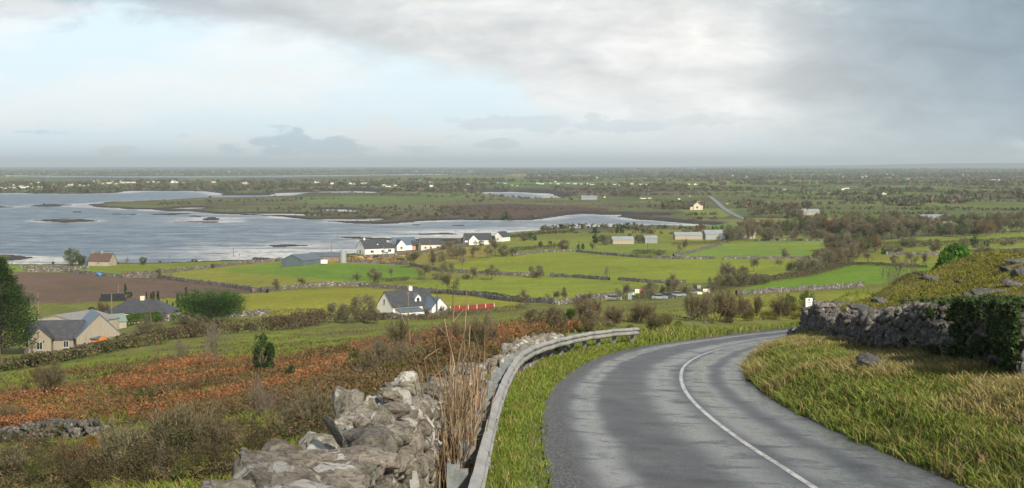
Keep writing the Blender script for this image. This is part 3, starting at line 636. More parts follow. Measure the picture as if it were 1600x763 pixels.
def stone_wall(name, label, path, height, thick, sz, m, sub=2, group=None, cap=True, zbase=None, rand=.25, hvar=.15, pit=0, upright=False):
    """a dry stone wall along a world path of (x, y)"""
    pl = resample(path, .05); L = np.r_[0, np.cumsum(np.linalg.norm(np.diff(pl, axis=0), axis=1))]; tg = np.gradient(pl, axis=0); tg /= np.linalg.norm(tg, axis=1)[:, None]
    cs, ss_, rr = [], [], []; z = 0; base = np.array([H(*q) for q in pl]) if zbase is None else zbase(pl[:, 1])
    hv = 1 + (fbm(L / 2.3, L * 0, 7) - .5) * 2 * hvar
    course = 0; hmax = height
    while z < hmax * (1 + hvar * .4):
        ch = sz * rng.uniform(.55, .95)
        for side in (-1, 0, 1):
            s_ = rng.uniform(0, sz)
            while s_ < L[-1]:
                ln = sz * rng.uniform(.6, 1.7); i = min(np.searchsorted(L, s_ + ln / 2), len(L) - 1)
                if z < height * hv[i] - .02:
                    q = pl[i]; t_ = tg[i]; off = side * (thick / 2 - sz * .35) * (1.12 - .25 * z / height); nrm = np.array([t_[1], -t_[0]])
                    c_ = q + nrm * (off + rng.normal(0, .03)); cs.append((c_[0], c_[1], base[i] + z + ch / 2)); ss_.append((ln * .30, sz * rng.uniform(.4, .6), ch * rng.uniform(.8, 1.15)) if upright else (ln * .50, sz * rng.uniform(.42, .6), ch * rng.uniform(.48, .56)))
                    rr.append((rng.normal(0, rand), rng.normal(0, rand), math.atan2(t_[1], t_[0]) + rng.normal(0, rand)))
                s_ += ln * (.55 if upright else .92)
        z += ch * .9; course += 1
    v, f, c = stones(np.array(cs), np.array(ss_), np.array(rr), sub, pit=pit, rough=.22 if upright else .16, block=.75 if upright else .5)
    return cs, link(name, mesh(name, v, f, m, c, smooth_=False))
# near wall, left of the crash barrier
def wall_top(y): return 43.3 - .105 * (y - 7) 
wp = [(-1.27, 3.2), (-1.26, 8), (-1.2, 14), (-1.22, 19.4)]
root = thing('stone_wall', 'thick dry stone wall of grey limestone running downhill beside the crash barrier, in the foreground', 'wall', (0, 0, 0))
_, body = stone_wall('wall_face', '', wp, 1.27, .56, .24, M_STONE, 3, zbase=lambda y: wall_top(y) - 1.42, rand=.16, hvar=.03, pit=.7)
body.parent = root
rs = np.random.default_rng(3); y = 3.4; k = 0
cops = []
while y < 19.5:
    ln = rs.uniform(.38, .70); z = wall_top(y) - .1 + rs.normal(0, .04)
    if rs.random() < .45:
        for sx_ in (-1, 1): cops.append(((-1.27 + sx_ * rs.uniform(.14, .22), y + ln / 2 + rs.normal(0, .08), z + rs.normal(0, .04)), (rs.uniform(.15, .21), ln * .5, rs.uniform(.06, .12)), (rs.normal(0, .15), rs.normal(0, .2), rs.normal(0, .3))))
    else: cops.append(((-1.27 + rs.normal(0, .03), y + ln / 2, z), (rs.uniform(.29, .36), ln * .54, rs.uniform(.06, .11)), (rs.normal(0, .06), rs.normal(0, .07), rs.normal(0, .2))))
    if rs.random() < .3: cops.append(((-1.27 + rs.uniform(-.2, .2), y + rs.uniform(0, ln), z + .15), (rs.uniform(.08, .17), rs.uniform(.1, .18), rs.uniform(.05, .10)), tuple(rs.normal(0, .35, 3))))
    y += ln * .95
cops += [((-1.28, 10.2, wall_top(10.2) + .13), (.025, .13, .15), (.2, .5, .5)), ((-1.3, 17.6, wall_top(17.6) + .12), (.14, .14, .16), (.3, .2, .1)), ((-1.62, 9.6, wall_top(9.6) - .05), (.16, .2, .12), (.1, .1, .4)), ((-1.6, 8.2, wall_top(8.2) - .12), (.2, .26, .12), (.1, -.2, .1)), ((-1.55, 13.5, wall_top(13.5) + .1), (.13, .15, .17), (.1, -.2, .1))]
for c_, s_, r__ in cops:
    v, f, cc = stones(np.array([c_]), np.array([s_]), np.array([r__]), 5, rough=.12, block=.55, rs=rs, pit=.8)
    link('coping_stone', mesh('coping_stone', v, f, M_STONE, cc, smooth_=False), root)
def placed_wall(label, path, h, th, sz, m, sub=2, **k):
    _, o = stone_wall('stone_wall', label, path, h, th, sz, m, sub, **k); return tag(o, label, 'wall', 'dry stone walls')
placed_wall('crumbling end of the near dry stone wall, standing behind the clump of dead stalks', [(-1.1, 22.5), (-.95, 27), (-.85, 30)], .85, .6, .24, M_STONE, hvar=.3)
placed_wall('low tumbled heap of wall stones just behind the bend of the crash barrier', [(-.25, 38.5), (.15, 43), (.75, 47.5), (1.6, 51.5)], .55, .8, .3, M_STONE, rand=.5, hvar=.5)
RW = [at(1243, 68)[:2], at(1262, 66)[:2], at(1300, 56)[:2], at(1350, 47)[:2], at(1400, 41)[:2], at(1450, 36.5)[:2], at(1510, 32.5)[:2], at(1570, 29)[:2], at(1640, 25)[:2]]
RWl = smoothline(RW, 2)
placed_wall('long dark dry stone wall on the right bank, ivy over its near end', RWl, .74, .75, .25, M_STONE_R, rand=.75, hvar=.95, upright=True)
placed_wall('short ruined dark stone wall running uphill behind the small white roadside sign', smoothline([at(1281, 76)[:2], at(1300, 79)[:2], at(1338, 84)[:2]], 2), 1.35, .7, .28, M_STONE_R, rand=.5, hvar=.3, upright=True)
placed_wall('remains of a dark field wall at the left edge of the picture, below the bracken', [P(-60, 692)[:2], P(40, 690)[:2], P(90, 688)[:2], P(142, 690)[:2]], .42, .9, .22, M_STONE_R, rand=.5, hvar=.4)

def rocks(label, cat, lst, m=M_ROCK, grp='limestone rocks breaking through the grass', sub=3, name='rock'):
    for (px, py, wpx_, hpx, lab) in lst:
        p = P(px, py); k = p[1] / F; s_ = np.array([[wpx_ * k / 2, wpx_ * k * .38, hpx * k * .46]])
        v, f, c = stones(np.array([[0, 0, s_[0, 2] * .45]]), s_, np.array([[rng.normal(0, .12), rng.normal(0, .12) - .12, rng.normal(0, .35)]]), 4, rough=.22, block=.7, pit=1.6)
        o = link(name, mesh(name, v, f, m, c), loc=tuple(p)); tag(o, lab, cat, grp)
rocks('', 'rock', [
    (1365, 578, 62, 34, 'large grey boulder lying in the long grass below the dark wall'), (1410, 568, 30, 16, 'small dark rock at the right end of the boulder below the wall'), (1312, 583, 16, 10, 'small pointed stone left of the boulder in the long grass'), (1362, 590, 22, 9, 'low stone at the foot of the large boulder'),
    (1358, 488, 40, 12, 'flat pale rock beside the small ruined wall'), (1372, 474, 26, 14, 'dark rock upslope of the ruined wall'), (1340, 484, 34, 14, 'grey rock leaning against the ruined wall'),
    (1530, 476, 48, 15, 'long pale slab just above the ivied end of the dark wall'), (1568, 492, 42, 12, 'flat grey slab behind the ivy'), (1540, 462, 60, 14, 'rugged ledge of rock above the pale slab'), (1585, 448, 60, 12, 'long rock ledge high on the right slope'),
    (1596, 432, 34, 24, 'tall dark block of rock at the right edge near the crest'), (1590, 412, 46, 9, 'flat slab on the crest of the right slope'), (1575, 424, 30, 8, 'thin stone sunk in grass under the crest slab'), (1598, 470, 14, 12, 'dark stone at the right edge above the ivy'), (1500, 443, 20, 6, 'small stone in the middle of the right slope'), (1455, 437, 34, 8, 'low pale stones beside the bright conifer'),
    (1420, 470, 16, 7, 'lone stone in the moss above the dark wall'),
    (255, 692, 22, 12, 'pale stone in the brambles under the bracken slope'), (215, 664, 26, 8, 'small pale stone at the lower edge of the bracken'), (262, 658, 34, 10, 'flat stone behind the brambles'), (320, 664, 40, 10, 'low ledge of rock right of the brambles'), (355, 697, 30, 13, 'loose block beside the red-leaved bramble'), (60, 740, 90, 16, 'long grey ledge in the bottom left corner'), (130, 722, 40, 14, 'grey stone between two dark bushes at lower left'), (52, 702, 24, 7, 'flat stone on the broken wall at lower left'), (135, 626, 8, 8, 'small white stone in the bracken'),
    (920, 507, 9, 5, 'white stone on the verge past the barrier end'), (932, 508, 7, 5, 'second white stone on the verge past the barrier end'), (1032, 505, 12, 7, 'larger pale stone on the verge under the thorn thicket'), (1082, 507, 8, 4, 'white stone in the verge grass left of a pair'), (1104, 506, 9, 5, 'white stone in the verge grass near the gorse'), (1188, 500, 4, 4, 'tiny white stone at the edge of the gorse')])

# ------------------------------------------------------------------ crash barrier
m_rail = mat('galvanised_steel', (.38, .375, .35), .55, .4, 1.6, metal=.2, streak=True, bmp=.003, dirt=(.30, .29, .24))
m_post = mat('weathered_post', (.20, .22, .23), .6, .35, 6, metal=.3, bmp=.003)
RAIL = smoothline([(-.46, 2), (-.43, 7), (-.37, 12.7), (-.33, 16.5), (-.26, 23), (-.07, 30.8), (.257, 38), (1.0, 44.3), (2.32, 50.9), (3.78, 55.6), (5.2, 58.6)], 2)
rl = resample(RAIL, .35); tg = np.gradient(rl, axis=0); tg /= np.linalg.norm(tg, axis=1)[:, None]; rn = np.stack([tg[:, 1], -tg[:, 0]], 1)
def rail_top(y): return 43.17 - .082 * y
rr_ = thing('crash_barrier', 'weathered grey steel crash barrier curving along the left verge of the road', 'guard rail', (0, 0, 0))
prof = [(-.01, 0), (.03, -.012), (.075, -.05), (.08, -.09), (.02, -.135), (.0, -.155), (.02, -.175), (.08, -.22), (.075, -.26), (.03, -.298), (-.01, -.31)]
prof = np.array(prof + [(a - .012, b) for a, b in prof[::-1]])
NP = len(prof); v = []
for i, (q, n_) in enumerate(zip(rl, rn)):
    z0 = rail_top(q[1]) + (.02 * sin(i * .7) if i % 11 < 4 else 0)
    for a, b in prof: v.append((q[0] + n_[0] * a, q[1] + n_[1] * a, z0 + b))
f = [(i * NP + k, i * NP + (k + 1) % NP, (i + 1) * NP + (k + 1) % NP, (i + 1) * NP + k) for i in range(len(rl) - 1) for k in range(NP)]
f.append(tuple(range(NP)));  f.append(tuple((len(rl) - 1) * NP + k for k in range(NP))[::-1])
mb = MB(); mb.add(v, f); mb.build('beam', m_rail, rr_)
pr = resample(RAIL, 2.0); tg = np.gradient(pr, axis=0)
for q, t_ in zip(pr, tg):
    t_ = t_ / np.linalg.norm(t_); n_ = np.array([t_[1], -t_[0]]); ang = math.atan2(n_[1], n_[0]); c_ = q - n_ * .24; z1 = rail_top(q[1]) + .0; z0 = float(H(*c_)) - .2
    mb = MB(); mb.box(-.065, .065, -.055, -.048, z0, z1); mb.box(-.065, -.058, -.048, .055, z0, z1); mb.box(.058, .065, -.048, .055, z0, z1); mb.box(.03, .058, .048, .055, z0, z1); mb.box(-.058, -.03, .048, .055, z0, z1)
    o = mb.build('post', m_post, rr_, loc=(c_[0], c_[1], 0), rot=ang)
    mb = MB(); mb.cyl((.065, 0, z1 - .12), (.235, 0, z1 - .13), .012, n=6); mb.box(.066, .15, -.04, .04, z1 - .26, z1 - .06); mb.build('spacer', m_post, o)

# overlap joints with bolt heads along the beam
for i0 in range(6, len(rl) - 3, 11):
    v = []
    for i in (i0, i0 + 1):
        for a_, b_ in prof[:11]: v.append((rl[i][0] + rn[i][0] * (a_ + .006), rl[i][1] + rn[i][1] * (a_ + .006), rail_top(rl[i][1]) + b_ - .001))
    f_ = [(k, k + 1, 11 + k + 1, 11 + k) for k in range(10)]; jb = link('overlap_joint', mesh('overlap_joint', v, np.array(f_), m_rail), rr_)
    mb = MB(); q = (rl[i0] + rl[i0 + 1]) / 2; n_ = rn[i0]
    for dz in (-.10, -.21):
        for s_ in (-.1, .1): c0 = np.array([q[0], q[1] + s_, rail_top(q[1]) + dz]); nn_ = np.array([n_[0], n_[1], 0]); mb = MB(); mb.cyl(c0 + nn_ * .05, c0 + nn_ * .10, .014, n=6); mb.build('bolt', m_post, jb)
# ------------------------------------------------------------------ foliage generators
def tris(cent, size, cols, rs, aspect=1.0, up=0.0, dirs=None):
    """a cloud of leaf triangles around given centres"""
    n = len(cent); a = rs.normal(0, 1, (n, 3)) if dirs is None else dirs + rs.normal(0, .25, (n, 3)); a[:, 2] += up; a /= np.linalg.norm(a, axis=1)[:, None] + 1e-9
    b = np.cross(a, rs.normal(0, 1, (n, 3))); b /= np.linalg.norm(b, axis=1)[:, None] + 1e-9
    s = np.asarray(size).reshape(-1, 1) * np.ones((n, 1))
    v = np.stack([cent - a * s * .5 - b * s * .35 * aspect, cent - a * s * .5 + b * s * .35 * aspect, cent + a * s * .6], 1).reshape(-1, 3)
    return v, np.arange(3 * n).reshape(-1, 3), np.repeat(cols, 3, 0)
def jit(base, n, rs, v=.25, hue=.12):
    c = np.array(base)[None] * (1 + rs.uniform(-v, v, (n, 1))) * (1 + rs.uniform(-hue, hue, (n, 3))); return np.clip(c, .004, 1)
def pick(pal, n, rs, v=.25):
    pal = np.array(pal); return np.clip(pal[rs.integers(0, len(pal), n)] * (1 + rs.uniform(-v, v, (n, 1))) * (1 + rs.uniform(-.08, .08, (n, 3))), .004, 1)
def merge(parts):
    vs, fs, cs, o = [], [], [], 0
    for v, f, c in parts: vs.append(v); fs.append(f + o); cs.append(c); o += len(v)
    return np.vstack(vs), np.vstack(fs), np.vstack(cs)
def ribs(segs, cols, rs, tube=3):
    """thin tapered 3-sided prisms; segs: (p0,p1,r0,r1) arrays"""
    p0, p1, r0, r1 = segs; n = len(p0); d = p1 - p0; d /= np.linalg.norm(d, axis=1)[:, None] + 1e-9
    a = np.cross(d, rs.normal(0, 1, (n, 3))); a /= np.linalg.norm(a, axis=1)[:, None] + 1e-9; b = np.cross(d, a); v = []
    for p, r in ((p0, r0), (p1, r1)):
        for k in range(3): t_ = 2 * pi * k / 3; v.append(p + (a * cos(t_) + b * sin(t_)) * np.asarray(r).reshape(-1, 1))
    v = np.stack(v, 1).reshape(-1, 3); base = np.arange(n)[:, None] * 6; f = []
    for k in range(3): k2 = (k + 1) % 3; f += [base + [k, k2, 3 + k2], base + [k, 3 + k2, 3 + k]]
    return v, np.vstack(f), np.repeat(cols, 6, 0)
def branching(rs, h=1., spread=.5, levels=5, first=5, trunk=.25, r0=.03, up=.35, n_child=(3, 5), multi=1):
    segs = []
    def grow(p, d, ln, r, lv):
        q = p; k = 2 if lv < 3 else 1; dd_ = d
        for i in range(k):
            dd_ = dd_ + rs.normal(0, .16, 3) + np.array([0, 0, up * .12]); dd_ /= np.linalg.norm(dd_); q2 = q + dd_ * ln / k
            r2 = r * (.82 if k == 2 else .55); segs.append((q, q2, r, r2, lv)); 
            if i == 0 and k == 2 and lv > 0 and lv < levels:
                for _ in range(2):
                    e = dd_ + rs.normal(0, .6, 3); e[2] += up * .3; e /= np.linalg.norm(e); grow(q2, e, ln * rs.uniform(.5, .7), r2 * .55, lv + 1)
            q, r = q2, r2
        if lv < levels:
            for _ in range(rs.integers(*n_child)):
                e = dd_ + rs.normal(0, spread, 3); e[2] += up * .35; e /= np.linalg.norm(e); grow(q, e, ln * rs.uniform(.55, .85), r * .72, lv + 1)
    for m_ in range(multi):
        d = np.array([rs.normal(0, .12 if multi == 1 else .55), rs.normal(0, .12 if multi == 1 else .55), 1.]); d /= np.linalg.norm(d); grow(np.array([rs.normal(0, .02) * multi, rs.normal(0, .02) * multi, -.02]), d, h * trunk, r0, 0)
    return segs
def fit(vs, ground=0):
    """normalise crown heights to one"""
    return vs
def seg_arrays(s): return (np.array([q[0] for q in s]), np.array([q[1] for q in s]), np.array([q[2] for q in s]), np.array([q[3] for q in s]))
BARE = [(.145, .125, .078), (.185, .15, .095), (.115, .105, .065), (.115, .12, .05), (.21, .17, .115)]
def bare_proto(seed, kind='thorn', ivy=0, pal=BARE, wid=.0055, wr=.55, tipn=2600):
    rs = np.random.default_rng(seed)
    if kind == 'thorn': s = branching(rs, 1, .62, 4, trunk=.2, r0=.028, up=.1)
    elif kind == 'tall': s = branching(rs, 1, .42, 4, trunk=.27, r0=.022, up=.55)
    else: s = branching(rs, 1, .55, 4, trunk=.2, r0=.010, up=.3, multi=6, n_child=(2, 4))
    top = np.percentile([q[1][2] for q in s], 99); rad = np.percentile([math.hypot(q[1][0], q[1][1]) for q in s], 96); kx = wr / rad
    K_ = np.array([kx, kx, 1 / top]); s = [(a * K_, b * K_, c_, d_, l) for a, b, c_, d_, l in s]
    trunk = [q for q in s if q[4] <= 1]; tw = [q for q in s if q[4] > 1]
    tv, tf, tc_ = ribs(seg_arrays(trunk), jit((.12, .10, .08), len(trunk), rs), rs)
    p0, p1, a0, a1 = seg_arrays(tw); a0 = np.maximum(a0, wid); a1 = np.maximum(a1 * .7, wid * .6)
    parts = [ribs((p0, p1, a0, a1), pick(pal, len(tw), rs), rs)]
    tips = np.array([q[1] for q in s if q[4] >= 3]); n = tipn; c_ = tips[rs.integers(0, len(tips), n)] + rs.normal(0, .03, (n, 3))
    d = c_ - np.array([0, 0, .35]); d /= np.linalg.norm(d, axis=1)[:, None]
    parts.append(tris(c_, rs.uniform(.03, .08, n), pick(pal, n, rs, .35), rs, .16, dirs=d))
    if kind == 'shrub' and tipn > 1000: m2_ = 2600; k_ = tips[rs.integers(0, len(tips), m2_)] * rs.uniform(.45, 1.02, (m2_, 1)); e_ = k_ / np.linalg.norm(k_, axis=1)[:, None]; parts.append(tris(k_, rs.uniform(.04, .1, m2_), pick(pal, m2_, rs, .35), rs, .25, dirs=e_))
    if ivy:
        m_ = np.array([q[1] for q in s if q[4] <= 2]); n = ivy; c_ = m_[rs.integers(0, len(m_), n)] + rs.normal(0, .045, (n, 3)); parts.append(tris(c_, rs.uniform(.02, .045, n), pick([(.05, .065, .02), (.07, .08, .02)], n, rs), rs))
    cv_, cf, cc = merge(parts)
    return mesh('trunk', tv, tf, M_BARK, tc_), mesh('crown', cv_, cf, M_TWIG, cc)
def leafy_proto(seed, pal, n=3500, size=(.03, .06), shape=(.5, .5, .5), zc=.55, clumps=26, trunk=True, tuft=.14, flat=1.0, cone=0, mat_=None, up=0.3):
    rs = np.random.default_rng(seed); k = rs.normal(0, 1, (clumps, 3)); k /= np.linalg.norm(k, axis=1)[:, None]; k *= rs.uniform(.35, 1, (clumps, 1))**.5
    if cone: k[:, 2] = rs.uniform(-1, 1, clumps); kk = (1 - (k[:, 2] + 1) / 2 * cone); k[:, 0] *= kk; k[:, 1] *= kk
    cen = k * np.array(shape) * .82 + [0, 0, zc]; cen[:, 2] = np.maximum(cen[:, 2], .04); ci = rs.integers(0, clumps, n); tone = rs.uniform(.6, 1.35, clumps)
    off = rs.normal(0, 1, (n, 3)); off /= np.linalg.norm(off, axis=1)[:, None]; off *= (rs.uniform(.2, 1, (n, 1))**.45) * tuft * rs.uniform(.7, 1.2, clumps)[ci][:, None]; off[:, 2] *= flat
    c_ = cen[ci] + off; c_[:, 2] = np.abs(c_[:, 2])
    d = c_ - [0, 0, zc * .5]; d /= np.linalg.norm(d, axis=1)[:, None] + 1e-6
    v, f, cc = tris(c_, rs.uniform(*size, n), pick(pal, n, rs) * tone[ci][:, None], rs, 1.1, up=up, dirs=d * .6 + rs.normal(0, .6, (n, 3)))
    cr = mesh('crown', v, f, mat_ or M_LEAF, cc); 
    tk = None
    if trunk:
        s = [(np.array([0, 0, -.03]), np.array([.01, 0, zc * .5]), .03, .022)] + [(np.array([0, 0, zc * .45]), c__, .014, .005) for c__ in cen[:14]]
        tv, tf, tc_ = ribs(seg_arrays(s), jit((.1, .085, .065), len(s), rs), rs); tk = mesh('trunk', tv, tf, M_BARK, tc_)
    return tk, cr
PROTO = {}
for i in range(4): PROTO['thorn%d' % i] = bare_proto(100 + i, 'thorn', ivy=900 if i % 2 else 250)
for i in range(4): PROTO['tall%d' % i] = bare_proto(140 + i, 'tall', ivy=(0, 1200, 300, 0)[i], wr=.42)
for i in range(3): PROTO['shrub%d' % i] = bare_proto(160 + i, 'shrub', ivy=(500, 0, 1500)[i], wid=.005, wr=.55)
RED = [(.15, .10, .06), (.18, .125, .08), (.12, .09, .055), (.10, .10, .045)]
for i in range(2): PROTO['redshrub%d' % i] = bare_proto(170 + i, 'shrub', ivy=300, pal=RED, wr=.6, wid=.005)
GREY = [(.20, .17, .14), (.17, .14, .11), (.15, .12, .09)]
PROTO['wisp0'] = bare_proto(180, 'shrub', pal=GREY, wr=.5, wid=.0025, tipn=500); PROTO['wisp1'] = bare_proto(181, 'tall', pal=GREY, wr=.3, wid=.003, tipn=500)
PROTO['brown0'] = leafy_proto(200, BARE + [(.08, .085, .03)], 5200, (.02, .045), (.6, .55, .5), .5, 40, tuft=.16, mat_=M_TWIG)
PROTO['brown1'] = leafy_proto(201, BARE + [(.06, .075, .025)] * 2, 5200, (.02, .045), (.7, .55, .45), .45, 44, tuft=.15, mat_=M_TWIG)
PROTO['russet0'] = leafy_proto(202, [(.16, .08, .04), (.14, .10, .045), (.12, .10, .04)], 4200, (.02, .045), (.5, .5, .5), .55, 34, tuft=.15, mat_=M_TWIG)
DG = [(.022, .05, .016), (.03, .065, .018), (.04, .075, .02), (.055, .09, .022)]
PROTO['green0'] = leafy_proto(210, [(.05, .09, .02), (.07, .11, .02), (.04, .07, .02)], 4200, (.02, .05), (.55, .5, .5), .5, 36)
PROTO['dark0'] = leafy_proto(211, DG, 4200, (.025, .055), (.5, .45, .5), .5, 34)
PROTO['gorse0'] = leafy_proto(212, [(.07, .09, .02), (.10, .11, .02), (.17, .15, .02), (.12, .09, .03)], 4800, (.018, .04), (.6, .55, .5), .42, 40, trunk=False, tuft=.15)
PROTO['spire0'] = leafy_proto(213, DG + [(.06, .08, .03)], 2600, (.03, .06), (.13, .13, .5), .5, 26, tuft=.09, cone=.6)
OL = [(.075, .07, .033), (.05, .058, .022), (.10, .068, .035), (.045, .055, .018), (.075, .055, .032)]
PROTO['bramble0'] = leafy_proto(214, OL, 6500, (.014, .035), (.68, .6, .42), .36, 46, trunk=False, tuft=.16, mat_=M_TWIG)
PROTO['oliv0'] = leafy_proto(215, [(.08, .11, .03), (.10, .13, .035), (.09, .10, .04)], 4600, (.02, .045), (.5, .5, .5), .52, 36)
NAMEOF = dict(thorn='bare_tree', tall='bare_tree', shrub='bare_shrub', redshrub='bare_shrub', wisp='bare_shrub', brown='shrub', russet='shrub', green='leafy_bush', dark='evergreen_bush', gorse='gorse_bush', spire='conifer', bramble='bramble_bush', oliv='leafy_tree')
CATOF = dict(bare_tree='tree', bare_shrub='shrub', shrub='shrub', leafy_bush='bush', evergreen_bush='evergreen', gorse_bush='gorse', conifer='conifer', bramble_bush='bramble', leafy_tree='tree')
def plant(kind, px, py, hpx, label, group=None, wide=1.0, d=None, top=None, rot=None):
    """a copy of one proto stood on the ground; height from the photograph's pixels"""
    p = at(px, d) if d else Pf(px, py)
    if top is not None: h = W(px, top, p[1])[2] - p[2]
    else: h = hpx * p[1] / F
    h *= 1.14
    st = kind.rstrip('0123456789'); nm_ = NAMEOF[st]; tk, cr = PROTO[kind]
    o = thing(nm_, label, CATOF[nm_], tuple(p), random.uniform(0, 6.28) if rot is None else rot, group); o.scale = (h * wide, h * wide, h)
    if tk: link('trunk', tk, o)
    link('crown', cr, o); return o
ORD = ['first', 'second', 'third', 'fourth', 'fifth', 'sixth', 'seventh', 'eighth', 'ninth', 'tenth', 'eleventh', 'twelfth', 'thirteenth', 'fourteenth', 'fifteenth', 'sixteenth', 'seventeenth', 'eighteenth', 'nineteenth', 'twentieth'] + ['twenty-' + a for a in ['first', 'second', 'third', 'fourth', 'fifth', 'sixth', 'seventh', 'eighth', 'ninth']] + ['thirtieth'] + ['thirty-' + a for a in ['first', 'second', 'third', 'fourth', 'fifth', 'sixth', 'seventh', 'eighth', 'ninth']] + ['fortieth'] + ['forty-' + a for a in ['first', 'second', 'third', 'fourth', 'fifth', 'sixth', 'seventh', 'eighth', 'ninth']]
def row(desc, where, group, items, kinds=None):
    """items: (kind, px, base py, height px[, wide]); labels count from the left within the row"""
    items = sorted(items, key=lambda q: q[1])
    for i, it in enumerate(items):
        kd, px, py, h = it[:4]; wd = it[4] if len(it) > 4 else 1.0
        plant(kd, px, py, h, f'{desc}, {ORD[i]} from left {where}', group, wd)

# hedges and thickets laid along lines: each its own object
def hedge(label, pts, hpx, pal, width=2.0, dens=26, name='hedge', size=.16, cat='hedge', hvar=.35, m_=None, group='hedges between the fields', minseg=1.0, d=None):
    rs = np.random.default_rng(abs(hash(label)) % 1000 if False else len(label) * 7 + int(pts[0][0])); w_ = np.array([at(q[0], d) if d else Pf(*q) for q in pts]); pl = resample(w_, minseg); hh = hpx * np.interp(np.linspace(0, 1, len(pl)), [0, 1], [w_[0, 1], w_[-1, 1]]) / F
    n = int(len(pl) * dens); i = rs.integers(0, len(pl) - 1, n); t_ = rs.random((n, 1)); c_ = pl[i] * (1 - t_) + pl[i + 1] * t_
    L_ = i + t_[:, 0]; hv = hh[i] * (1 - hvar + 2 * hvar * fbm(L_ * minseg / 2.2, L_ * 0 + len(label), 3)); u = rs.random(n)**.6; a = rs.uniform(0, 2 * pi, n)
    w2 = width * (1 - u**2 * .55) * .5 * rs.uniform(.4, 1, n); c_[:, 0] += np.cos(a) * w2; c_[:, 1] += np.sin(a) * w2; c_[:, 2] = np.array(H(c_[:, 0], c_[:, 1])) + u * hv
    tone = .6 + .8 * fbm(c_[:, 0] / 1.6, c_[:, 1] / 1.6 + c_[:, 2], 5)
    o0 = w_.mean(0); v, f, cc = tris(c_ - o0, rs.uniform(size * .6, size * 1.4, n), pick(pal, n, rs) * tone[:, None], rs, .8, up=.5)
    o = link(name, mesh(name, v, f, m_ or M_TWIG, cc), loc=tuple(o0)); return tag(o, label, cat, group)
def field_wall(label, pts, h=1.2, group='dry stone field walls'):
    w_ = np.array([Pf(*q)[:2] for q in pts]); pl = resample(w_, .9); n = len(pl); tg = np.gradient(pl, axis=0); tg /= np.linalg.norm(tg, axis=1)[:, None]; nm_ = np.stack([tg[:, 1], -tg[:, 0]], 1)
    rs = np.random.default_rng(int(pts[0][0]) + 3); base = H(pl[:, 0], pl[:, 1]); cs = []
    v = []; hs = h * (.75 + .5 * fbm(np.arange(n) * .6, np.zeros(n), int(pts[0][0]))) + rs.normal(0, .10, n)
    for off, z in ((-.42, -.3), (-.3, .93), (0.02, 1.06), (.3, .93), (.42, -.3)):
        q = pl + nm_ * (off + rs.normal(0, .05, (n, 1))); zz = base + (hs * z if z > 0 else z) + (rs.normal(0, .06, n) if z > 0 else 0); v.append(np.c_[q, zz])
    v = np.stack(v, 1).reshape(-1, 3); f = gridfaces(n, 5); c0 = np.array([pl.mean(0)[0], pl.mean(0)[1], base.mean()])
    o = link('field_wall', mesh('field_wall', v - c0, f, M_WALLF, np.repeat(rs.uniform(.7, 1.25, (n, 1)), 5, 0) * np.ones((1, 3))), loc=tuple(c0)); return tag(o, label, 'wall', group)
M_WALLF, t = newmat('field_wall_stone'); v1 = t.voro(t.geo, 2.6, 'F1', 'Color'); v2 = t.voro(t.geo, 2.6); at_ = t.node('ShaderNodeAttribute', attribute_name='col').outputs['Color']
g_ = t.sep(v1)[0]; c = t.ramp(g_, [(.0, (.10, .085, .07)), (.45, (.20, .175, .15)), (.8, (.30, .28, .25)), (.93, (.55, .54, .5))]); c = t.vm('MULTIPLY', c, at_)
c = t.mix(t.ss(v2, .22, .42), c, t.vm('MULTIPLY', c, (.4, .4, .4))); c = t.mix(t.m('MULTIPLY', t.ss(t.noise(t.geo, .4, 4), .5, .62), .6), c, (.09, .08, .04, 1))
t.inp(t.b.inputs['Base Color'], c); t.b.inputs['Roughness'].default_value = .9; bump(t, v2, 1, .15)

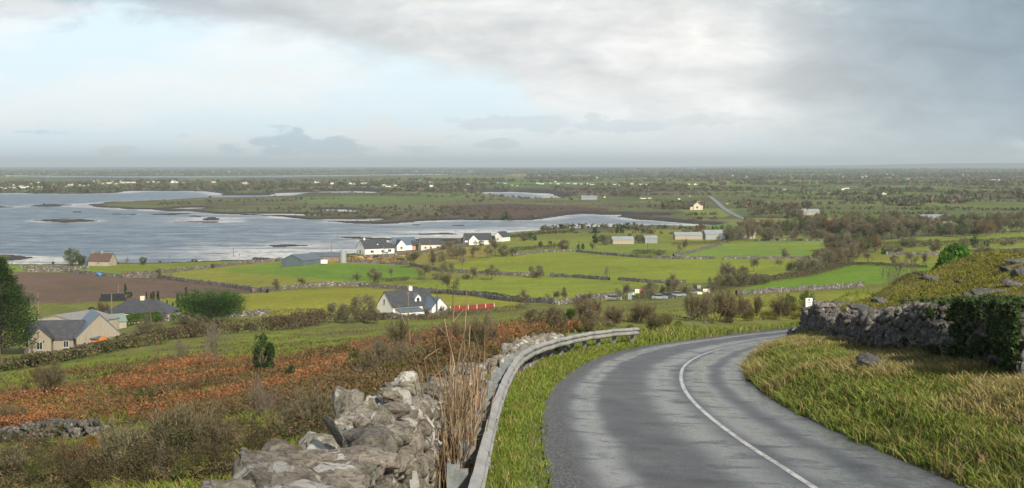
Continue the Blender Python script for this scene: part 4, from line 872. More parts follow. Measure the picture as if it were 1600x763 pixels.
for lab, pts, h in [
    ('grey stone wall along the far edge of the ploughed field, down to its corner', [(36, 425), (100, 425), (150, 430), (195, 434), (245, 434), (290, 441), (350, 448), (418, 458)], 1.3),
    ('stone wall climbing diagonally between green strip and yellow field, left of the barns', [(200, 431), (260, 427), (330, 419), (380, 413), (440, 408)], 1.4),
    ('long stone wall between the yellow field and the field behind the white cottage', [(392, 457), (440, 453), (500, 448), (560, 447), (620, 452), (700, 459), (760, 466), (815, 473), (870, 476), (960, 468)], 1.3),
    ('pale stone wall right of the shore barns, below the grazing cattle', [(540, 410), (590, 412), (640, 415), (690, 425), (740, 428), (800, 431), (850, 431)], 1.3),
    ('stone wall across the green pasture, between the round thorn bush and its gap', [(860, 432), (900, 434), (952, 438)], 1.2), ('short stone wall right of the gap in the middle of the pasture', [(966, 438), (1000, 441), (1040, 443), (1072, 443)], 1.1),
    ('stone wall along the top of the big green pasture', [(800, 401), (850, 394), (900, 394), (940, 398), (1000, 403), (1060, 405), (1118, 405)], 1.2), ('stone wall at the top right of the big green pasture', [(1130, 406), (1180, 405), (1240, 405), (1300, 404)], 1.2),
    ('stone wall slanting up from the big pasture towards the long pale farm shed', [(1052, 402), (1090, 393), (1128, 383)], 1.4), ('stone wall in front of the white houses on the shore', [(560, 404), (620, 401), (660, 396), (700, 389), (740, 381), (770, 377)], 1.5),
    ('stone wall under the bright green field behind the small white roadside sign', [(1150, 462), (1200, 458), (1260, 454), (1320, 450), (1350, 448)], 1.5), ('rubble wall between the dark bungalow and the near hedge', [(172, 504), (220, 503), (262, 502), (300, 499), (350, 497), (420, 493)], 1.5),
    ('stone wall along the left shore beside the brown-roofed cottage', [(30, 419), (80, 420), (140, 421)], 1.2), ('stone wall behind the shore barns along the sea', [(300, 409), (360, 406), (432, 409)], 1.2), ('stone wall edging the field left of the red fence', [(590, 498), (650, 500), (700, 492)], 1.1),
    ('mossy stone wall beyond the crest, left of the bright conifer', [(1385, 398), (1440, 399), (1480, 398)], 1.4), ('stone wall in the fields above the river mouth on the right', [(1180, 377), (1230, 376), (1290, 377)], 1.2), ('short stone wall running up past the parked cars to the billboards', [(900, 466), (960, 463), (1010, 452)], 1.0)]:
    field_wall(lab, pts, h)

HB = [(.10, .085, .05), (.07, .07, .03), (.12, .09, .06), (.06, .075, .025), (.14, .09, .05)]; HG = [(.05, .08, .02), (.07, .10, .025), (.04, .06, .02)]; HR = [(.14, .08, .045), (.11, .08, .045), (.09, .08, .035)]
hedge('broad unkempt dark hedge in front of the grey farmhouse, at the left edge', [(-40, 580), (40, 576), (110, 562), (180, 548), (240, 535)], 17, HB + [(.05, .07, .02)] * 2, 5, 90, size=.35)
hedge('tangled brown hedge between the dark bungalow and the near slope', [(240, 536), (300, 528), (350, 522), (420, 518), (500, 508)], 22, HB, 5, 70, size=.35)
hedge('low brown hedge in front of the white cottage', [(560, 500), (620, 500), (690, 498), (760, 490), (825, 483)], 9, HR + HB, 3, 60, size=.3)
hedge('dark hedge across the field left of the white cottage', [(400, 492), (450, 491), (500, 490)], 8, HB, 2.5, 50, size=.3)
hedge('low hedge in the green field under the thorn trees, left of centre', [(586, 442), (620, 440), (640, 438)], 6, HB, 2.5, 50, size=.35)
hedge('green hedge on the stone wall right of the white cottage', [(735, 460), (770, 462), (810, 468)], 5, HG, 2, 60, size=.3)
hedge('dark line of scrub along the top of the left pasture, below the cattle', [(690, 425), (740, 427), (800, 429)], 4, HB, 2, 40, size=.35)
hedge('low scrub along the parish road behind the parked cars', [(960, 470), (1010, 468), (1060, 462), (1100, 457), (1140, 455)], 8, HB + HG, 4, 60, size=.3)
hedge('thick brown hedge running from the round thorn bushes towards the river', [(1125, 452), (1160, 448), (1200, 441)], 12, HB, 5, 90, size=.35)
hedge('dark hedge below the mid-distance wood, left of the bright green field', [(1180, 440), (1230, 436), (1290, 425), (1330, 414)], 9, HB, 5, 70, size=.4)
hedge('dark hedge along the top of the bright green field', [(1310, 413), (1360, 415), (1420, 418), (1450, 420)], 5, [(.05, .06, .025), (.07, .07, .03)], 3, 60, size=.35)
hedge('dark hedge running to the right edge beyond the crest', [(1500, 399), (1550, 397), (1620, 396)], 8, HB, 4, 60, size=.4)
hedge('brown hedge between two green fields at the right, under the wood', [(1380, 388), (1440, 385), (1500, 384), (1560, 381), (1620, 378)], 9, HB + HG, 4, 50, size=.5)
hedge('dark clump of scrub in the middle of the green pasture', [(990, 398), (1010, 397), (1040, 398)], 7, HG + HB, 5, 90, size=.4)
hedge('scrubby line beside the long pale farm shed', [(1050, 384), (1100, 382), (1140, 380)], 5, HB, 3, 50, size=.4)
hedge('hedge along the upper pasture below the shore trees', [(800, 393), (840, 390), (880, 388)], 6, HB + HG, 3, 50, size=.45)
hedge('hedge behind the shore houses beside the water', [(760, 376), (800, 371), (850, 366), (900, 363)], 4, HB + HG, 4, 40, size=.5)
hedge('clipped bright green hedge in front of the dark bungalow', [(192, 500), (215, 500), (246, 499)], 17, [(.07, .13, .015), (.09, .16, .02), (.06, .11, .015)], 3.0, 700, size=.28, m_=M_LEAF, hvar=.12, d=334)
hedge('small clipped green hedge right of the dark bungalow', [(257, 502), (266, 502), (274, 502)], 10, [(.08, .13, .015), (.10, .15, .02)], 2.0, 160, size=.25, m_=M_LEAF, hvar=.15, d=334)
hedge('brown brushwood growing where the crest meets the valley', [(1340, 470), (1370, 458), (1420, 442), (1450, 436)], 8, HR + HB, 2.5, 150, size=.12, d=108)

# rows of thorn trees and shrubs
TH = lambda i: 'thorn%d' % (i % 4)
row('round bare thorn bush', 'in the left fields behind the white cottage', 'thorn trees in the fields', [(TH(0), 428, 454, 17), (TH(1), 472, 450, 15, .8), ('thorn2', 557, 445, 18), ('thorn0', 582, 446, 24), ('thorn3', 594, 444, 18), ('wisp1', 613, 440, 20), ('thorn1', 663, 438, 24), ('brown0', 681, 437, 10), ('thorn2', 700, 437, 28, .9), ('thorn1', 702, 461, 32, .9), ('thorn3', 736, 437, 18), ('brown1', 728, 437, 9, 1.2), ('thorn0', 768, 438, 22, 1.2)])
row('bare bush', 'below the shore houses and the cattle field', 'thorn trees in the fields', [('tall1', 647, 419, 24, 1.2), ('tall0', 666, 420, 26, 1.3), ('brown0', 690, 409, 16), ('brown1', 713, 405, 22, 1.1), ('wisp1', 721, 424, 22), ('thorn1', 741, 403, 18), ('thorn0', 762, 404, 18), ('tall2', 775, 400, 24), ('brown0', 787, 401, 18), ('brown1', 801, 398, 13), ('dark0', 845, 387, 9), ('thorn1', 862, 386, 9, 1.2), ('brown0', 881, 391, 16, 1.1), ('dark0', 904, 390, 8, .7), ('dark0', 911, 390, 9, .7), ('thorn2', 926, 393, 13)])
row('small tree', 'along the inlet beyond the pastures', 'trees by the inlet', [('thorn0', 850, 365, 10), ('thorn1', 858, 365, 10), ('thorn2', 867, 365, 11), ('thorn3', 897, 366, 11), ('dark0', 930, 365, 9), ('thorn0', 952, 365, 9), ('dark0', 964, 365, 9, .8), ('dark0', 972, 364, 11, .7), ('thorn1', 998, 364, 9, .6), ('green0', 828, 375, 12), ('dark0', 836, 376, 8), ('brown0', 819, 377, 12), ('brown0', 984, 371, 6)])
row('bare thorn tree', 'in and around the big green pasture', 'thorn trees in the fields', [('brown0', 838, 434, 18, 1.3), ('wisp0', 949, 435, 18, .7), ('thorn1', 1067, 396, 20, .8), ('thorn2', 1178, 425, 22), ('brown0', 1134, 424, 12), ('thorn0', 1221, 404, 14, 1.1), ('brown1', 1228, 404, 9), ('thorn2', 1218, 419, 13), ('brown0', 1030, 400, 10)])
row('dense brown thorn thicket', 'right of the billboards', 'thicket beside the parish road', [('brown0', 1115, 452, 18), ('brown1', 1133, 451, 27), ('brown0', 1156, 448, 31), ('brown1', 1180, 445, 20), ('thorn1', 1140, 447, 33), ('brown1', 1195, 444, 16)])
row('bushy thorn', 'beside the cars on the parish road', 'thorn trees by the parish road', [('thorn1', 974, 468, 22), ('brown0', 1017, 466, 25, .8), ('dark0', 1035, 464, 16, .6), ('brown0', 1050, 462, 26, .8), ('thorn0', 1054, 460, 28), ('brown1', 1070, 461, 17), ('thorn3', 1086, 459, 14), ('brown1', 1113, 455, 12), ('thorn2', 1008, 469, 18)])
row('scruffy bare bush', 'in the line right of the red fence', 'bushes behind the barrier', [('thorn0', 820, 482, 26, 1), ('thorn1', 865, 473, 17, 1.38), ('tall0', 888, 472, 20, 1.25), ('thorn3', 908, 473, 12, 1.25), ('thorn2', 920, 472, 14, 1.25), ('brown0', 903, 475, 9, 1.75)])
row('dense brown shrub', 'in the row behind the crash barrier', 'bushes behind the barrier', [('brown0', 838, 515, 32, 1.12), ('shrub2', 862, 518, 36, 0.98), ('brown1', 873, 522, 34, 0.77), ('green0', 889, 513, 32, 0.7), ('shrub1', 917, 512, 40, 0.98), ('brown0', 920, 520, 36, 0.7), ('redshrub0', 932, 508, 36, 0.98), ('shrub0', 967, 511, 28, 1.26), ('redshrub1', 1006, 506, 32, 1.26), ('gorse0', 1027, 512, 24, 1.4), ('shrub2', 1018, 520, 26, 1.4), ('redshrub0', 1043, 512, 20, 0.84), ('wisp0', 900, 516, 22, 0.98), ('brown1', 950, 514, 14, 1.26)])
row('thorn thicket shrub', 'behind the road bend', 'bushes behind the road bend', [('dark0', 1086, 500, 32, 0.72), ('shrub0', 1078, 502, 40, 0.72), ('shrub2', 1102, 503, 36, 1.01), ('redshrub0', 1128, 502, 42, 1.3), ('redshrub1', 1148, 500, 36, 1.01), ('shrub1', 1115, 501, 42, 0.87), ('redshrub0', 1184, 494, 28, 1.01), ('brown0', 1165, 498, 22, 1.01), ('redshrub1', 1220, 500, 34, 0.87), ('oliv0', 1232, 495, 34, 0.8), ('oliv0', 1260, 497, 42, 0.58), ('gorse0', 1250, 500, 24, 1.3), ('brown1', 1284, 497, 28, 1.01), ('gorse0', 1294, 493, 22, 0.87), ('dark0', 1228, 495, 26, 0.51)])
row('low yellowish gorse bush', 'on the verge past the barrier end', 'gorse on the far verge', [('gorse0', 1140, 504, 8, 1.6), ('gorse0', 1170, 502, 16, 1.0), ('gorse0', 1196, 500, 14, 1.3), ('gorse0', 1110, 506, 8, 1.5), ('gorse0', 1060, 510, 9, 1.4), ('gorse0', 1208, 500, 12, 1.0), ('bramble0', 1015, 519, 10, 1.2), ('bramble0', 985, 516, 10, 1.1)])
for i, (kd, px, h, wd, dd_) in enumerate([('redshrub0', 1350, 22, 1.0, 98), ('wisp0', 1358, 26, .8, 100), ('wisp0', 1372, 36, .7, 104), ('wisp0', 1390, 36, .8, 108), ('wisp1', 1402, 36, 1.2, 108), ('wisp0', 1418, 26, .9, 112), ('redshrub1', 1436, 14, 1.3, 114)]):
    plant(kd, px, 0, h, f'wispy bare bush, {ORD[i]} from left where the right slope meets the valley', 'brush at the crest', wd, d=dd_)
PROTO['bright0'] = leafy_proto(230, [(.045, .12, .012), (.07, .16, .02), (.03, .08, .012), (.09, .18, .02)], 9000, (.02, .05), (.62, .5, .5), .45, 60, tuft=.12, cone=.75, up=.8); NAMEOF['bright'] = 'evergreen_bush'
plant('bright0', 1496, 0, 0, 'dense bright green conifer rising behind the crest of the right slope', None, 1.1, d=150, top=386)
plant('bright0', 1480, 0, 0, 'lower bright green conifer hugging the tall one behind the crest', None, .8, d=148, top=399)
plant('bright0', 1513, 0, 0, 'small bright green conifer at the right side of the tall one', None, .8, d=149, top=401)
row('bare hedgerow tree', 'in the fields just beyond the right slope', 'hedgerow trees on the right', [('thorn0', 1334, 411, 17, 1.2), ('thorn2', 1356, 411, 18, 1.2), ('brown0', 1397, 413, 14, .8), ('thorn1', 1424, 415, 20, 1.0), ('thorn3', 1448, 416, 19, 1.0), ('brown0', 1386, 397, 14), ('brown1', 1400, 397, 14, 1.3), ('brown0', 1460, 394, 20), ('dark0', 1380, 398, 10), ('thorn1', 1507, 393, 20, .8), ('dark0', 1523, 387, 16), ('brown0', 1530, 396, 15, 1.1), ('brown1', 1580, 384, 12), ('dark0', 1542, 386, 11), ('brown1', 1568, 385, 10), ('brown0', 1545, 401, 14), ('brown1', 1590, 399, 12, 1.4), ('brown0', 1425, 387, 15, 1.3), ('brown1', 1445, 386, 11), ('brown0', 1412, 386, 13, 1.2), ('thorn1', 1366, 385, 14)])
WOODK = ['tall0', 'tall1', 'tall2', 'tall3', 'brown0', 'thorn0', 'brown1', 'tall3', 'russet0', 'oliv0']
def wood(desc, where, group, spots, seed):
    rs = random.Random(seed); it = []
    for (x0, x1, y0, y1, n, h) in spots:
        for k in range(n):
            t_ = (k + rs.uniform(.1, .9)) / n; it.append((rs.choice(WOODK), x0 + (x1 - x0) * t_, y0 + (y1 - y0) * t_ + rs.uniform(-2, 2), h * rs.uniform(.8, 1.15), rs.uniform(.85, 1.25)))
    row(desc, where, group, it)
wood('bare woodland tree', 'in the belt behind the bright green field', 'trees of the mid-distance wood', [(1235, 1330, 434, 408, 13, 22), (1255, 1345, 424, 398, 11, 22), (1300, 1370, 408, 392, 8, 22), (1290, 1340, 396, 386, 6, 26)], 1)
wood('bare tree', 'around the farm buildings at the river mouth', 'trees around the farmyard', [(1125, 1200, 376, 376, 9, 22), (1150, 1290, 368, 364, 13, 22), (1200, 1290, 378, 374, 9, 18)], 2)
wood('tall woodland tree', 'in the broad wood at right', 'trees of the broad wood', [(1290, 1420, 374, 372, 16, 26), (1280, 1400, 364, 356, 12, 24), (1400, 1600, 372, 366, 21, 22)], 3)
wood('hazy woodland tree', 'at the back of the broad wood', 'trees at the back of the broad wood', [(1380, 1610, 360, 352, 26, 20), (1180, 1260, 340, 340, 9, 20), (1250, 1290, 346, 350, 5, 15)], 4)
row('leafy olive tree', 'among the bare trees of the mid-distance wood', 'green trees in the wood', [('oliv0', 1303, 392, 27, 1.1), ('oliv0', 1318, 391, 23, 1.0), ('oliv0', 1310, 386, 22, 1.1), ('green0', 1340, 381, 16), ('green0', 1366, 378, 14)])
row('dark bushy tree', 'on the headland and around the river mouth', 'trees by the river mouth', [('brown0', 1085, 366, 12, 1.2), ('russet0', 1095, 364, 14), ('brown1', 1072, 366, 8, 1.3), ('dark0', 930, 381, 14, .8), ('dark0', 940, 378, 10, 1.4), ('brown0', 946, 383, 16), ('brown0', 958, 380, 12), ('brown1', 998, 380, 15, 1.0), ('brown0', 972, 381, 9), ('tall0', 1098, 326, 11), ('brown0', 1060, 327, 9, 1.3), ('brown1', 1075, 326, 10), ('brown0', 975, 308, 12, 1.1), ('brown1', 985, 308, 12), ('brown0', 995, 309, 10, 1.2), ('brown1', 960, 308, 10)])
row('shore tree', 'around the white houses by the sea', 'trees around the shore houses', [('green0', 619, 391, 13, .9), ('russet0', 609, 392, 9), ('russet0', 640, 390, 16, .9), ('oliv0', 613, 393, 8), ('brown0', 700, 389, 12, 1.2), ('brown1', 715, 385, 10), ('dark0', 724, 381, 10), ('green0', 768, 381, 13), ('russet0', 782, 377, 14), ('oliv0', 792, 376, 9), ('brown0', 752, 384, 8, 1.2), ('brown1', 690, 391, 10, 1.2), ('dark0', 733, 380, 9), ('thorn0', 742, 385, 8)])
row('tree', 'in the line along the left shore', 'trees on the left shore', [('oliv0', 113, 416, 27, .95), ('oliv0', 127, 415, 16, .9), ('wisp0', 200, 413, 10), ('oliv0', 224, 414, 12, 1.0), ('brown0', 250, 412, 5), ('brown0', 307, 409, 3), ('dark0', 83, 413, 4, 1.3), ('brown0', 333, 419, 7), ('brown1', 183, 413, 4, 1.2), ('thorn1', 248, 436, 16, .7), ('wisp0', 266, 437, 12, .8), ('dark0', 115, 425, 3, 1.3)])
row('thin young conifer', 'in the garden behind the dark bungalow', 'garden conifers', [('spire0', 196, 460, 15), ('spire0', 229, 467, 10), ('spire0', 236, 470, 12), ('spire0', 240, 470, 14), ('spire0', 247, 472, 16), ('spire0', 278, 484, 24, .7), ('spire0', 270, 484, 11), ('spire0', 261, 478, 9), ('spire0', 291, 480, 30, .6), ('green0', 202, 466, 10)])
row('garden shrub', 'between the grey farmhouse and the dark bungalow', 'garden shrubs', [('green0', 145, 493, 14), ('redshrub0', 155, 494, 20, .9), ('redshrub1', 162, 493, 18), ('russet0', 153, 499, 9), ('green0', 192, 489, 10), ('dark0', 213, 486, 8), ('green0', 171, 499, 12), ('russet0', 277, 501, 10), ('redshrub0', 270, 497, 9), ('green0', 182, 488, 8)])
row('large round brown bush', 'left of the white cottage', 'big bushes by the white cottage', [('brown1', 497, 504, 24, 1.1), ('brown0', 525, 504, 30, 1.0), ('brown1', 545, 506, 32, .9), ('brown0', 569, 504, 42, .85), ('brown1', 585, 506, 26, .8), ('bramble0', 600, 500, 14, 1.1), ('bramble0', 470, 512, 16, 1.2), ('bramble0', 440, 515, 15, 1.2)])
row('brown bush', 'growing out of the hedge before the farm', 'bushes in the near hedge', [('brown0', 220, 533, 26, 1.1), ('brown1', 240, 530, 30, 0.99), ('shrub0', 232, 534, 36, 0.66), ('brown0', 298, 527, 34, 0.99), ('brown1', 315, 526, 24, 0.99), ('brown0', 368, 520, 14, 1.32), ('brown1', 392, 519, 16, 1.21), ('bramble0', 60, 572, 26, 0.99), ('bramble0', 120, 560, 22, 1.1), ('bramble0', 165, 550, 22, 1.1), ('redshrub0', 270, 530, 18, 1.1), ('brown0', 195, 540, 20, 1.1)])
row('shrub', 'next to the white cottage and the red fence', 'shrubs by the red fence', [('brown0', 672, 494, 14), ('redshrub0', 664, 497, 14), ('redshrub1', 690, 493, 16), ('brown0', 703, 492, 10), ('thorn2', 720, 490, 8)])
row('lone bush', 'on the rough slope below the near hedge', 'bushes on the near slope', [('wisp0', 279, 568, 32.5, 1.22), ('wisp0', 338, 574, 62.5, 0.81), ('dark0', 410, 590, 62, 0.72), ('shrub0', 624, 546, 45, 0.88), ('wisp0', 594, 560, 32.5, 1.08), ('shrub0', 75, 622, 50, 0.94), ('redshrub0', 40, 618, 17.5, 1.76), ('shrub1', 600, 588, 52.5, 1.08), ('brown0', 640, 575, 35, 1.22), ('wisp0', 655, 548, 30, 1.22), ('redshrub1', 700, 545, 40, 1.35), ('wisp0', 760, 522, 32.5, 1.35), ('shrub2', 745, 555, 50, 0.81), ('redshrub0', 770, 548, 35, 1.22), ('shrub0', 580, 612, 45, 1.08), ('wisp0', 400, 660, 62.5, 0.94), ('green0', 555, 620, 20, 1.62), ('redshrub1', 535, 585, 22.5, 1.62)])
row('bramble clump', 'among rocks at the lower left', 'brambles on the near slope', [('bramble0', 30, 742, 48, 1.75), ('bramble0', 90, 765, 55.2, 1.62), ('bramble0', 160, 775, 72, 1.5), ('bramble0', 205, 735, 67.2, 1.12), ('bramble0', 240, 765, 84, 1.12), ('shrub0', 190, 740, 72, 1), ('shrub2', 275, 735, 91.2, 1.12), ('bramble0', 300, 735, 86.4, 1.12), ('shrub0', 325, 730, 84, 0.88), ('bramble0', 330, 745, 60, 1.12), ('bramble0', 390, 720, 48, 1.5), ('bramble0', 430, 700, 43.2, 1.62), ('bramble0', 380, 690, 40.8, 1.5), ('bramble0', 480, 690, 48, 1.5), ('wisp0', 440, 690, 72, 1), ('shrub1', 500, 690, 72, 1), ('bramble0', 560, 670, 43.2, 1.5), ('redshrub0', 470, 665, 55.2, 1.12), ('bramble0', 60, 712, 31.2, 1.75), ('bramble0', 8, 700, 31.2, 1.62), ('bramble0', 250, 705, 43.2, 1.5), ('wisp0', 255, 760, 60, 0.88), ('shrub0', 20, 760, 60, 1.25), ('redshrub0', 120, 750, 55.2, 1.25), ('redshrub1', 20, 670, 36, 1.5), ('bramble0', 280, 680, 31.2, 1.75), ('redshrub1', 350, 725, 60, 0.88)])
PROTO['orange0'] = leafy_proto(220, [(.30, .15, .02), (.36, .19, .03), (.24, .11, .02), (.16, .10, .03)], 3600, (.018, .04), (.65, .6, .42), .45, 34, tuft=.14); NAMEOF['orange'] = 'leafy_bush'
PROTO['fresh0'] = leafy_proto(221, [(.05, .10, .015), (.08, .14, .02), (.10, .12, .02), (.15, .10, .03)], 7000, (.014, .035), (.68, .6, .42), .4, 46, tuft=.15); NAMEOF['fresh'] = 'leafy_bush'
plant('orange0', 162, 711, 40, 'low bush with bright orange autumn leaves beside the ruined wall at lower left', None, 1.2)
row('autumn-coloured low bush', 'scattered over the bracken slope', 'autumn bushes on the near slope', [('russet0', 60, 600, 24, 1.19), ('oliv0', 225, 640, 31, 1.02), ('russet0', 300, 625, 27, 1.19), ('dark0', 455, 600, 27, 0.94), ('gorse0', 500, 640, 34, 1.1), ('orange0', 290, 668, 24, 1.27), ('gorse0', 395, 645, 31, 1.19), ('orange0', 322, 712, 31, 0.85), ('fresh0', 300, 742, 37, 1.1), ('fresh0', 420, 715, 31, 1.19), ('gorse0', 110, 690, 34, 1.27), ('oliv0', 560, 585, 37, 0.94), ('gorse0', 620, 598, 37, 1.1), ('russet0', 690, 575, 40, 1.02), ('oliv0', 170, 600, 18, 1.19), ('fresh0', 40, 755, 40, 1.19), ('russet0', 450, 745, 46, 0.85)])
plant('fresh0', 525, 656, 48, 'fresh green bramble bush with red leaves just left of the near wall', None, 1.1)
plant('fresh0', 478, 670, 34, 'smaller green bramble left of the fresh green bush', None, 1.1)
plant('fresh0', 588, 640, 34, 'green bramble tucked behind the top of the near wall', None, 1.2)

# the big conifer at the left edge and the spreading cypress
def frond_tree(name, label, p, h, rmax, seed, flat=False, n_fr=210, per=70, lsz=.3, k_=1.0):
    rs = np.random.default_rng(seed); o = thing(name, label, 'conifer', tuple(p)); tv = [(np.array([0, 0, -.3]), np.array([0, 0, h * .45]), h * .028, h * .018), (np.array([0, 0, h * .45]), np.array([0.1, 0, h * .93]), h * .018, h * .004)]; cs, ds, tn = [], [], []
    for i in range(n_fr):
        u = rs.random()**(1.1 if not flat else .8)
        if flat: z0 = h * (.08 + .58 * u); rr = rmax * rs.uniform(.55, 1.05); a = rs.uniform(0, 2 * pi); rise = h * rs.uniform(.05, .42) * (1 - .5 * (rr / rmax)**2)
        else: z0 = h * (.10 + .86 * u); rr = rmax * (1 - (u**1.35)) * rs.uniform(.7, 1.1) + rmax * .08; a = rs.uniform(0, 2 * pi); rise = rr * rs.uniform(.0, .35)
        e = np.array([cos(a) * rr, sin(a) * rr, z0 + rise]); s0 = np.array([0, 0, z0 - rr * .1]); tv.append((s0, s0 * .4 + e * .6, h * .006, h * .002)); tone = rs.uniform(.6, 1.4)
        t_ = rs.uniform(.45, 1.05, per)[:, None]; wd = rr * .22 * (1.1 - t_) + lsz * 1.2; q = s0 * (1 - t_) + e * t_; q[:, 2] -= .0; q += rs.normal(0, 1, (per, 3)) * np.concatenate([wd, wd, wd * (.28 if flat else .45)], 1)
        cs.append(q); d_ = (e - s0) / np.linalg.norm(e - s0); ds.append(np.repeat(d_[None], per, 0)); tn.append(np.full(per, tone))
    cs, ds, tn = np.vstack(cs), np.vstack(ds), np.concatenate(tn); n = len(cs)
    v, f, c_ = tris(cs, rs.uniform(lsz * .6, lsz * 1.5, n), pick([(.04, .08, .018), (.055, .11, .022), (.08, .14, .028), (.03, .06, .016)], n, rs) * k_ * tn[:, None], rs, .6, dirs=ds + np.array([0, 0, .35]))
    link('crown', mesh('crown', v, f, M_LEAF, c_), o); a_, b_, c_ = ribs(seg_arrays(tv), jit((.11, .09, .07), len(tv), rs), rs); link('trunk', mesh('trunk', a_, b_, M_BARK, c_), o); return o
p = at(-4, 262); frond_tree('conifer', 'tall dark green conifer cut by the left edge, beside the grey farmhouse', p, (W(-4, 398, 262)[2] - p[2]), 7.2, 31, n_fr=300, per=90, lsz=.38, k_=.7)
p = P(329, 503); frond_tree('cypress', 'broad flat-topped dark cypress right of the dark bungalow', p, 56 * p[1] / F, 52 * p[1] / F, 32, flat=True, n_fr=230, per=120, lsz=.30)

# ------------------------------------------------------------------ buildings
m_wh = mat('white_render', (.74, .73, .69), .8, .07, .8, streak=True, dirt=(.5, .49, .44)); m_cream = mat('cream_render', (.68, .61, .46), .8, .07, .8, streak=True, dirt=(.5, .45, .36)); m_grey = mat('grey_render', (.26, .23, .18), .85, .2, .7, streak=True, dirt=(.17, .15, .13), bmp=.02)
m_slate = mat('dark_slate', (.052, .056, .062), .5, .25, 1.2, bmp=.03, dirt=(.085, .085, .08)); m_blue = mat('blue_slate', (.10, .14, .18), .35, .2, .8, bmp=.02); m_brn = mat('brown_tiles', (.10, .065, .05), .8, .25, 1, bmp=.02)
m_glass = mat('window_glass', (.02, .024, .03), .15, .2, 2); m_fr = mat('window_frame', (.42, .42, .40), .6, .05); m_tin = mat('painted_tin', (.22, .25, .265), .45, .2, .5, streak=True, dirt=(.26, .22, .17)); m_tinp = mat('pale_tin', (.27, .30, .305), .4, .15, .5, streak=True); m_conc = mat('concrete', (.34, .31, .25), .9, .25, .6, streak=True, dirt=(.16, .14, .11)); m_rust = mat('timber_boarding', (.24, .16, .11), .9, .25, .7, streak=True)
m_pole = mat('timber_pole', (.20, .15, .10), .9, .3, 3, streak=True); m_dkp = mat('dark_pole', (.10, .07, .055), .9, .3, 3, streak=True); m_red = mat('red_boards', (.22, .03, .02), .6, .25, .8, streak=True); m_blk = mat('black_plastic', (.02, .022, .025), .35, .3, 2); m_or = mat('orange_canvas', (.42, .14, .02), .6, .3, 1, dirt=(.4, .12, .03)); m_rub = mat('tyre_rubber', (.02, .02, .02), .8, .1)
def gable(o, L, Wd, eave, rise, mw, mr, x0=0, y0=0, rot=0, wins=(), chim=(), over=.3, sky=(), part=''):
    """one gabled block: x is the ridge; wins: (face, along, z, w, h); faces f(ront -y) b l r"""
    def place(q): q.location = (x0, y0, 0); q.rotation_euler = (0, 0, rot); return q
    h = Wd / 2; mb = MB(); mb.prism([(-h, -.6), (h, -.6), (h, eave), (0, eave + rise), (-h, eave)], -L / 2, L / 2)
    V_ = mb.v[0].copy(); mb.v[0] = np.stack([V_[:, 1], -V_[:, 0], V_[:, 2]], 1); w_ = place(mb.build('wall', mw, o))
    th = .14; k = rise / h; e_ = eave - over * k; mb = MB()
    pr_ = [(-h - over, e_ + .02), (0, eave + rise + .02), (h + over, e_ + .02), (h + over, e_ + .02 + th), (0, eave + rise + .02 + th * 1.15), (-h - over, e_ + .02 + th)]
    mb.prism(pr_, -L / 2 - .2, L / 2 + .2); V_ = mb.v[0].copy(); mb.v[0] = np.stack([V_[:, 1], -V_[:, 0], V_[:, 2]], 1); r_o = place(mb.build('roof', mr, o))
    for cx in chim:
        mb = MB(); mb.box(cx - .45, cx + .45, -.3, .3, eave + rise - .4, eave + rise + .75); mb.box(cx - .52, cx + .52, -.37, .37, eave + rise + .75, eave + rise + .87); mb.cyl((cx - .2, 0, eave + rise + .87), (cx - .2, 0, eave + rise + 1.15), .1); mb.cyl((cx + .2, 0, eave + rise + .87), (cx + .2, 0, eave + rise + 1.15), .1); mb.build('chimney', mw, r_o)
    for (fc_, a, z, ww, hh) in wins:
        if fc_ == 'f': M_ = Matrix.Translation((a, -h, z))
        elif fc_ == 'b': M_ = Matrix.Translation((a, h, z)) @ Matrix.Rotation(pi, 4, 'Z')
        elif fc_ == 'l': M_ = Matrix.Translation((-L / 2, a, z)) @ Matrix.Rotation(-pi / 2, 4, 'Z')
        else: M_ = Matrix.Translation((L / 2, a, z)) @ Matrix.Rotation(pi / 2, 4, 'Z')
        mb = MB(); fw = .08
        for q in ((-ww / 2, -ww / 2 + fw, 0, hh), (ww / 2 - fw, ww / 2, 0, hh), (-ww / 2 + fw, ww / 2 - fw, 0, fw), (-ww / 2 + fw, ww / 2 - fw, hh - fw, hh), (-fw / 2, fw / 2, fw, hh - fw)): mb.box(q[0], q[1], -.07, .02, q[2], q[3])
        mb.box(-ww / 2 - .08, ww / 2 + .08, -.14, .0, -.09, -.005)
        wo = mb.build('window', m_fr, o); wo.matrix_local = Matrix.Translation((x0, y0, 0)) @ Matrix.Rotation(rot, 4, 'Z') @ M_
        mb = MB(); mb.box(-ww / 2 + .02, ww / 2 - .02, -.03, -.012, .02, hh - .02); mb.build('pane', m_glass, wo)
    for (a, t_, ww, hh) in sky:   # roof lights on the front slope, t_ = 0 eave .. 1 ridge
        y_ = -h * (1 - t_); z_ = eave + rise * t_ + .2; mb = MB(); mb.box(-ww / 2, ww / 2, -hh / 2, hh / 2, 0, .08); so = mb.build('roof_window', m_tinp, r_o)
        so.matrix_local = Matrix.Translation((a, y_, z_)) @ Matrix.Rotation(math.atan(k), 4, 'X')
    return w_, r_o
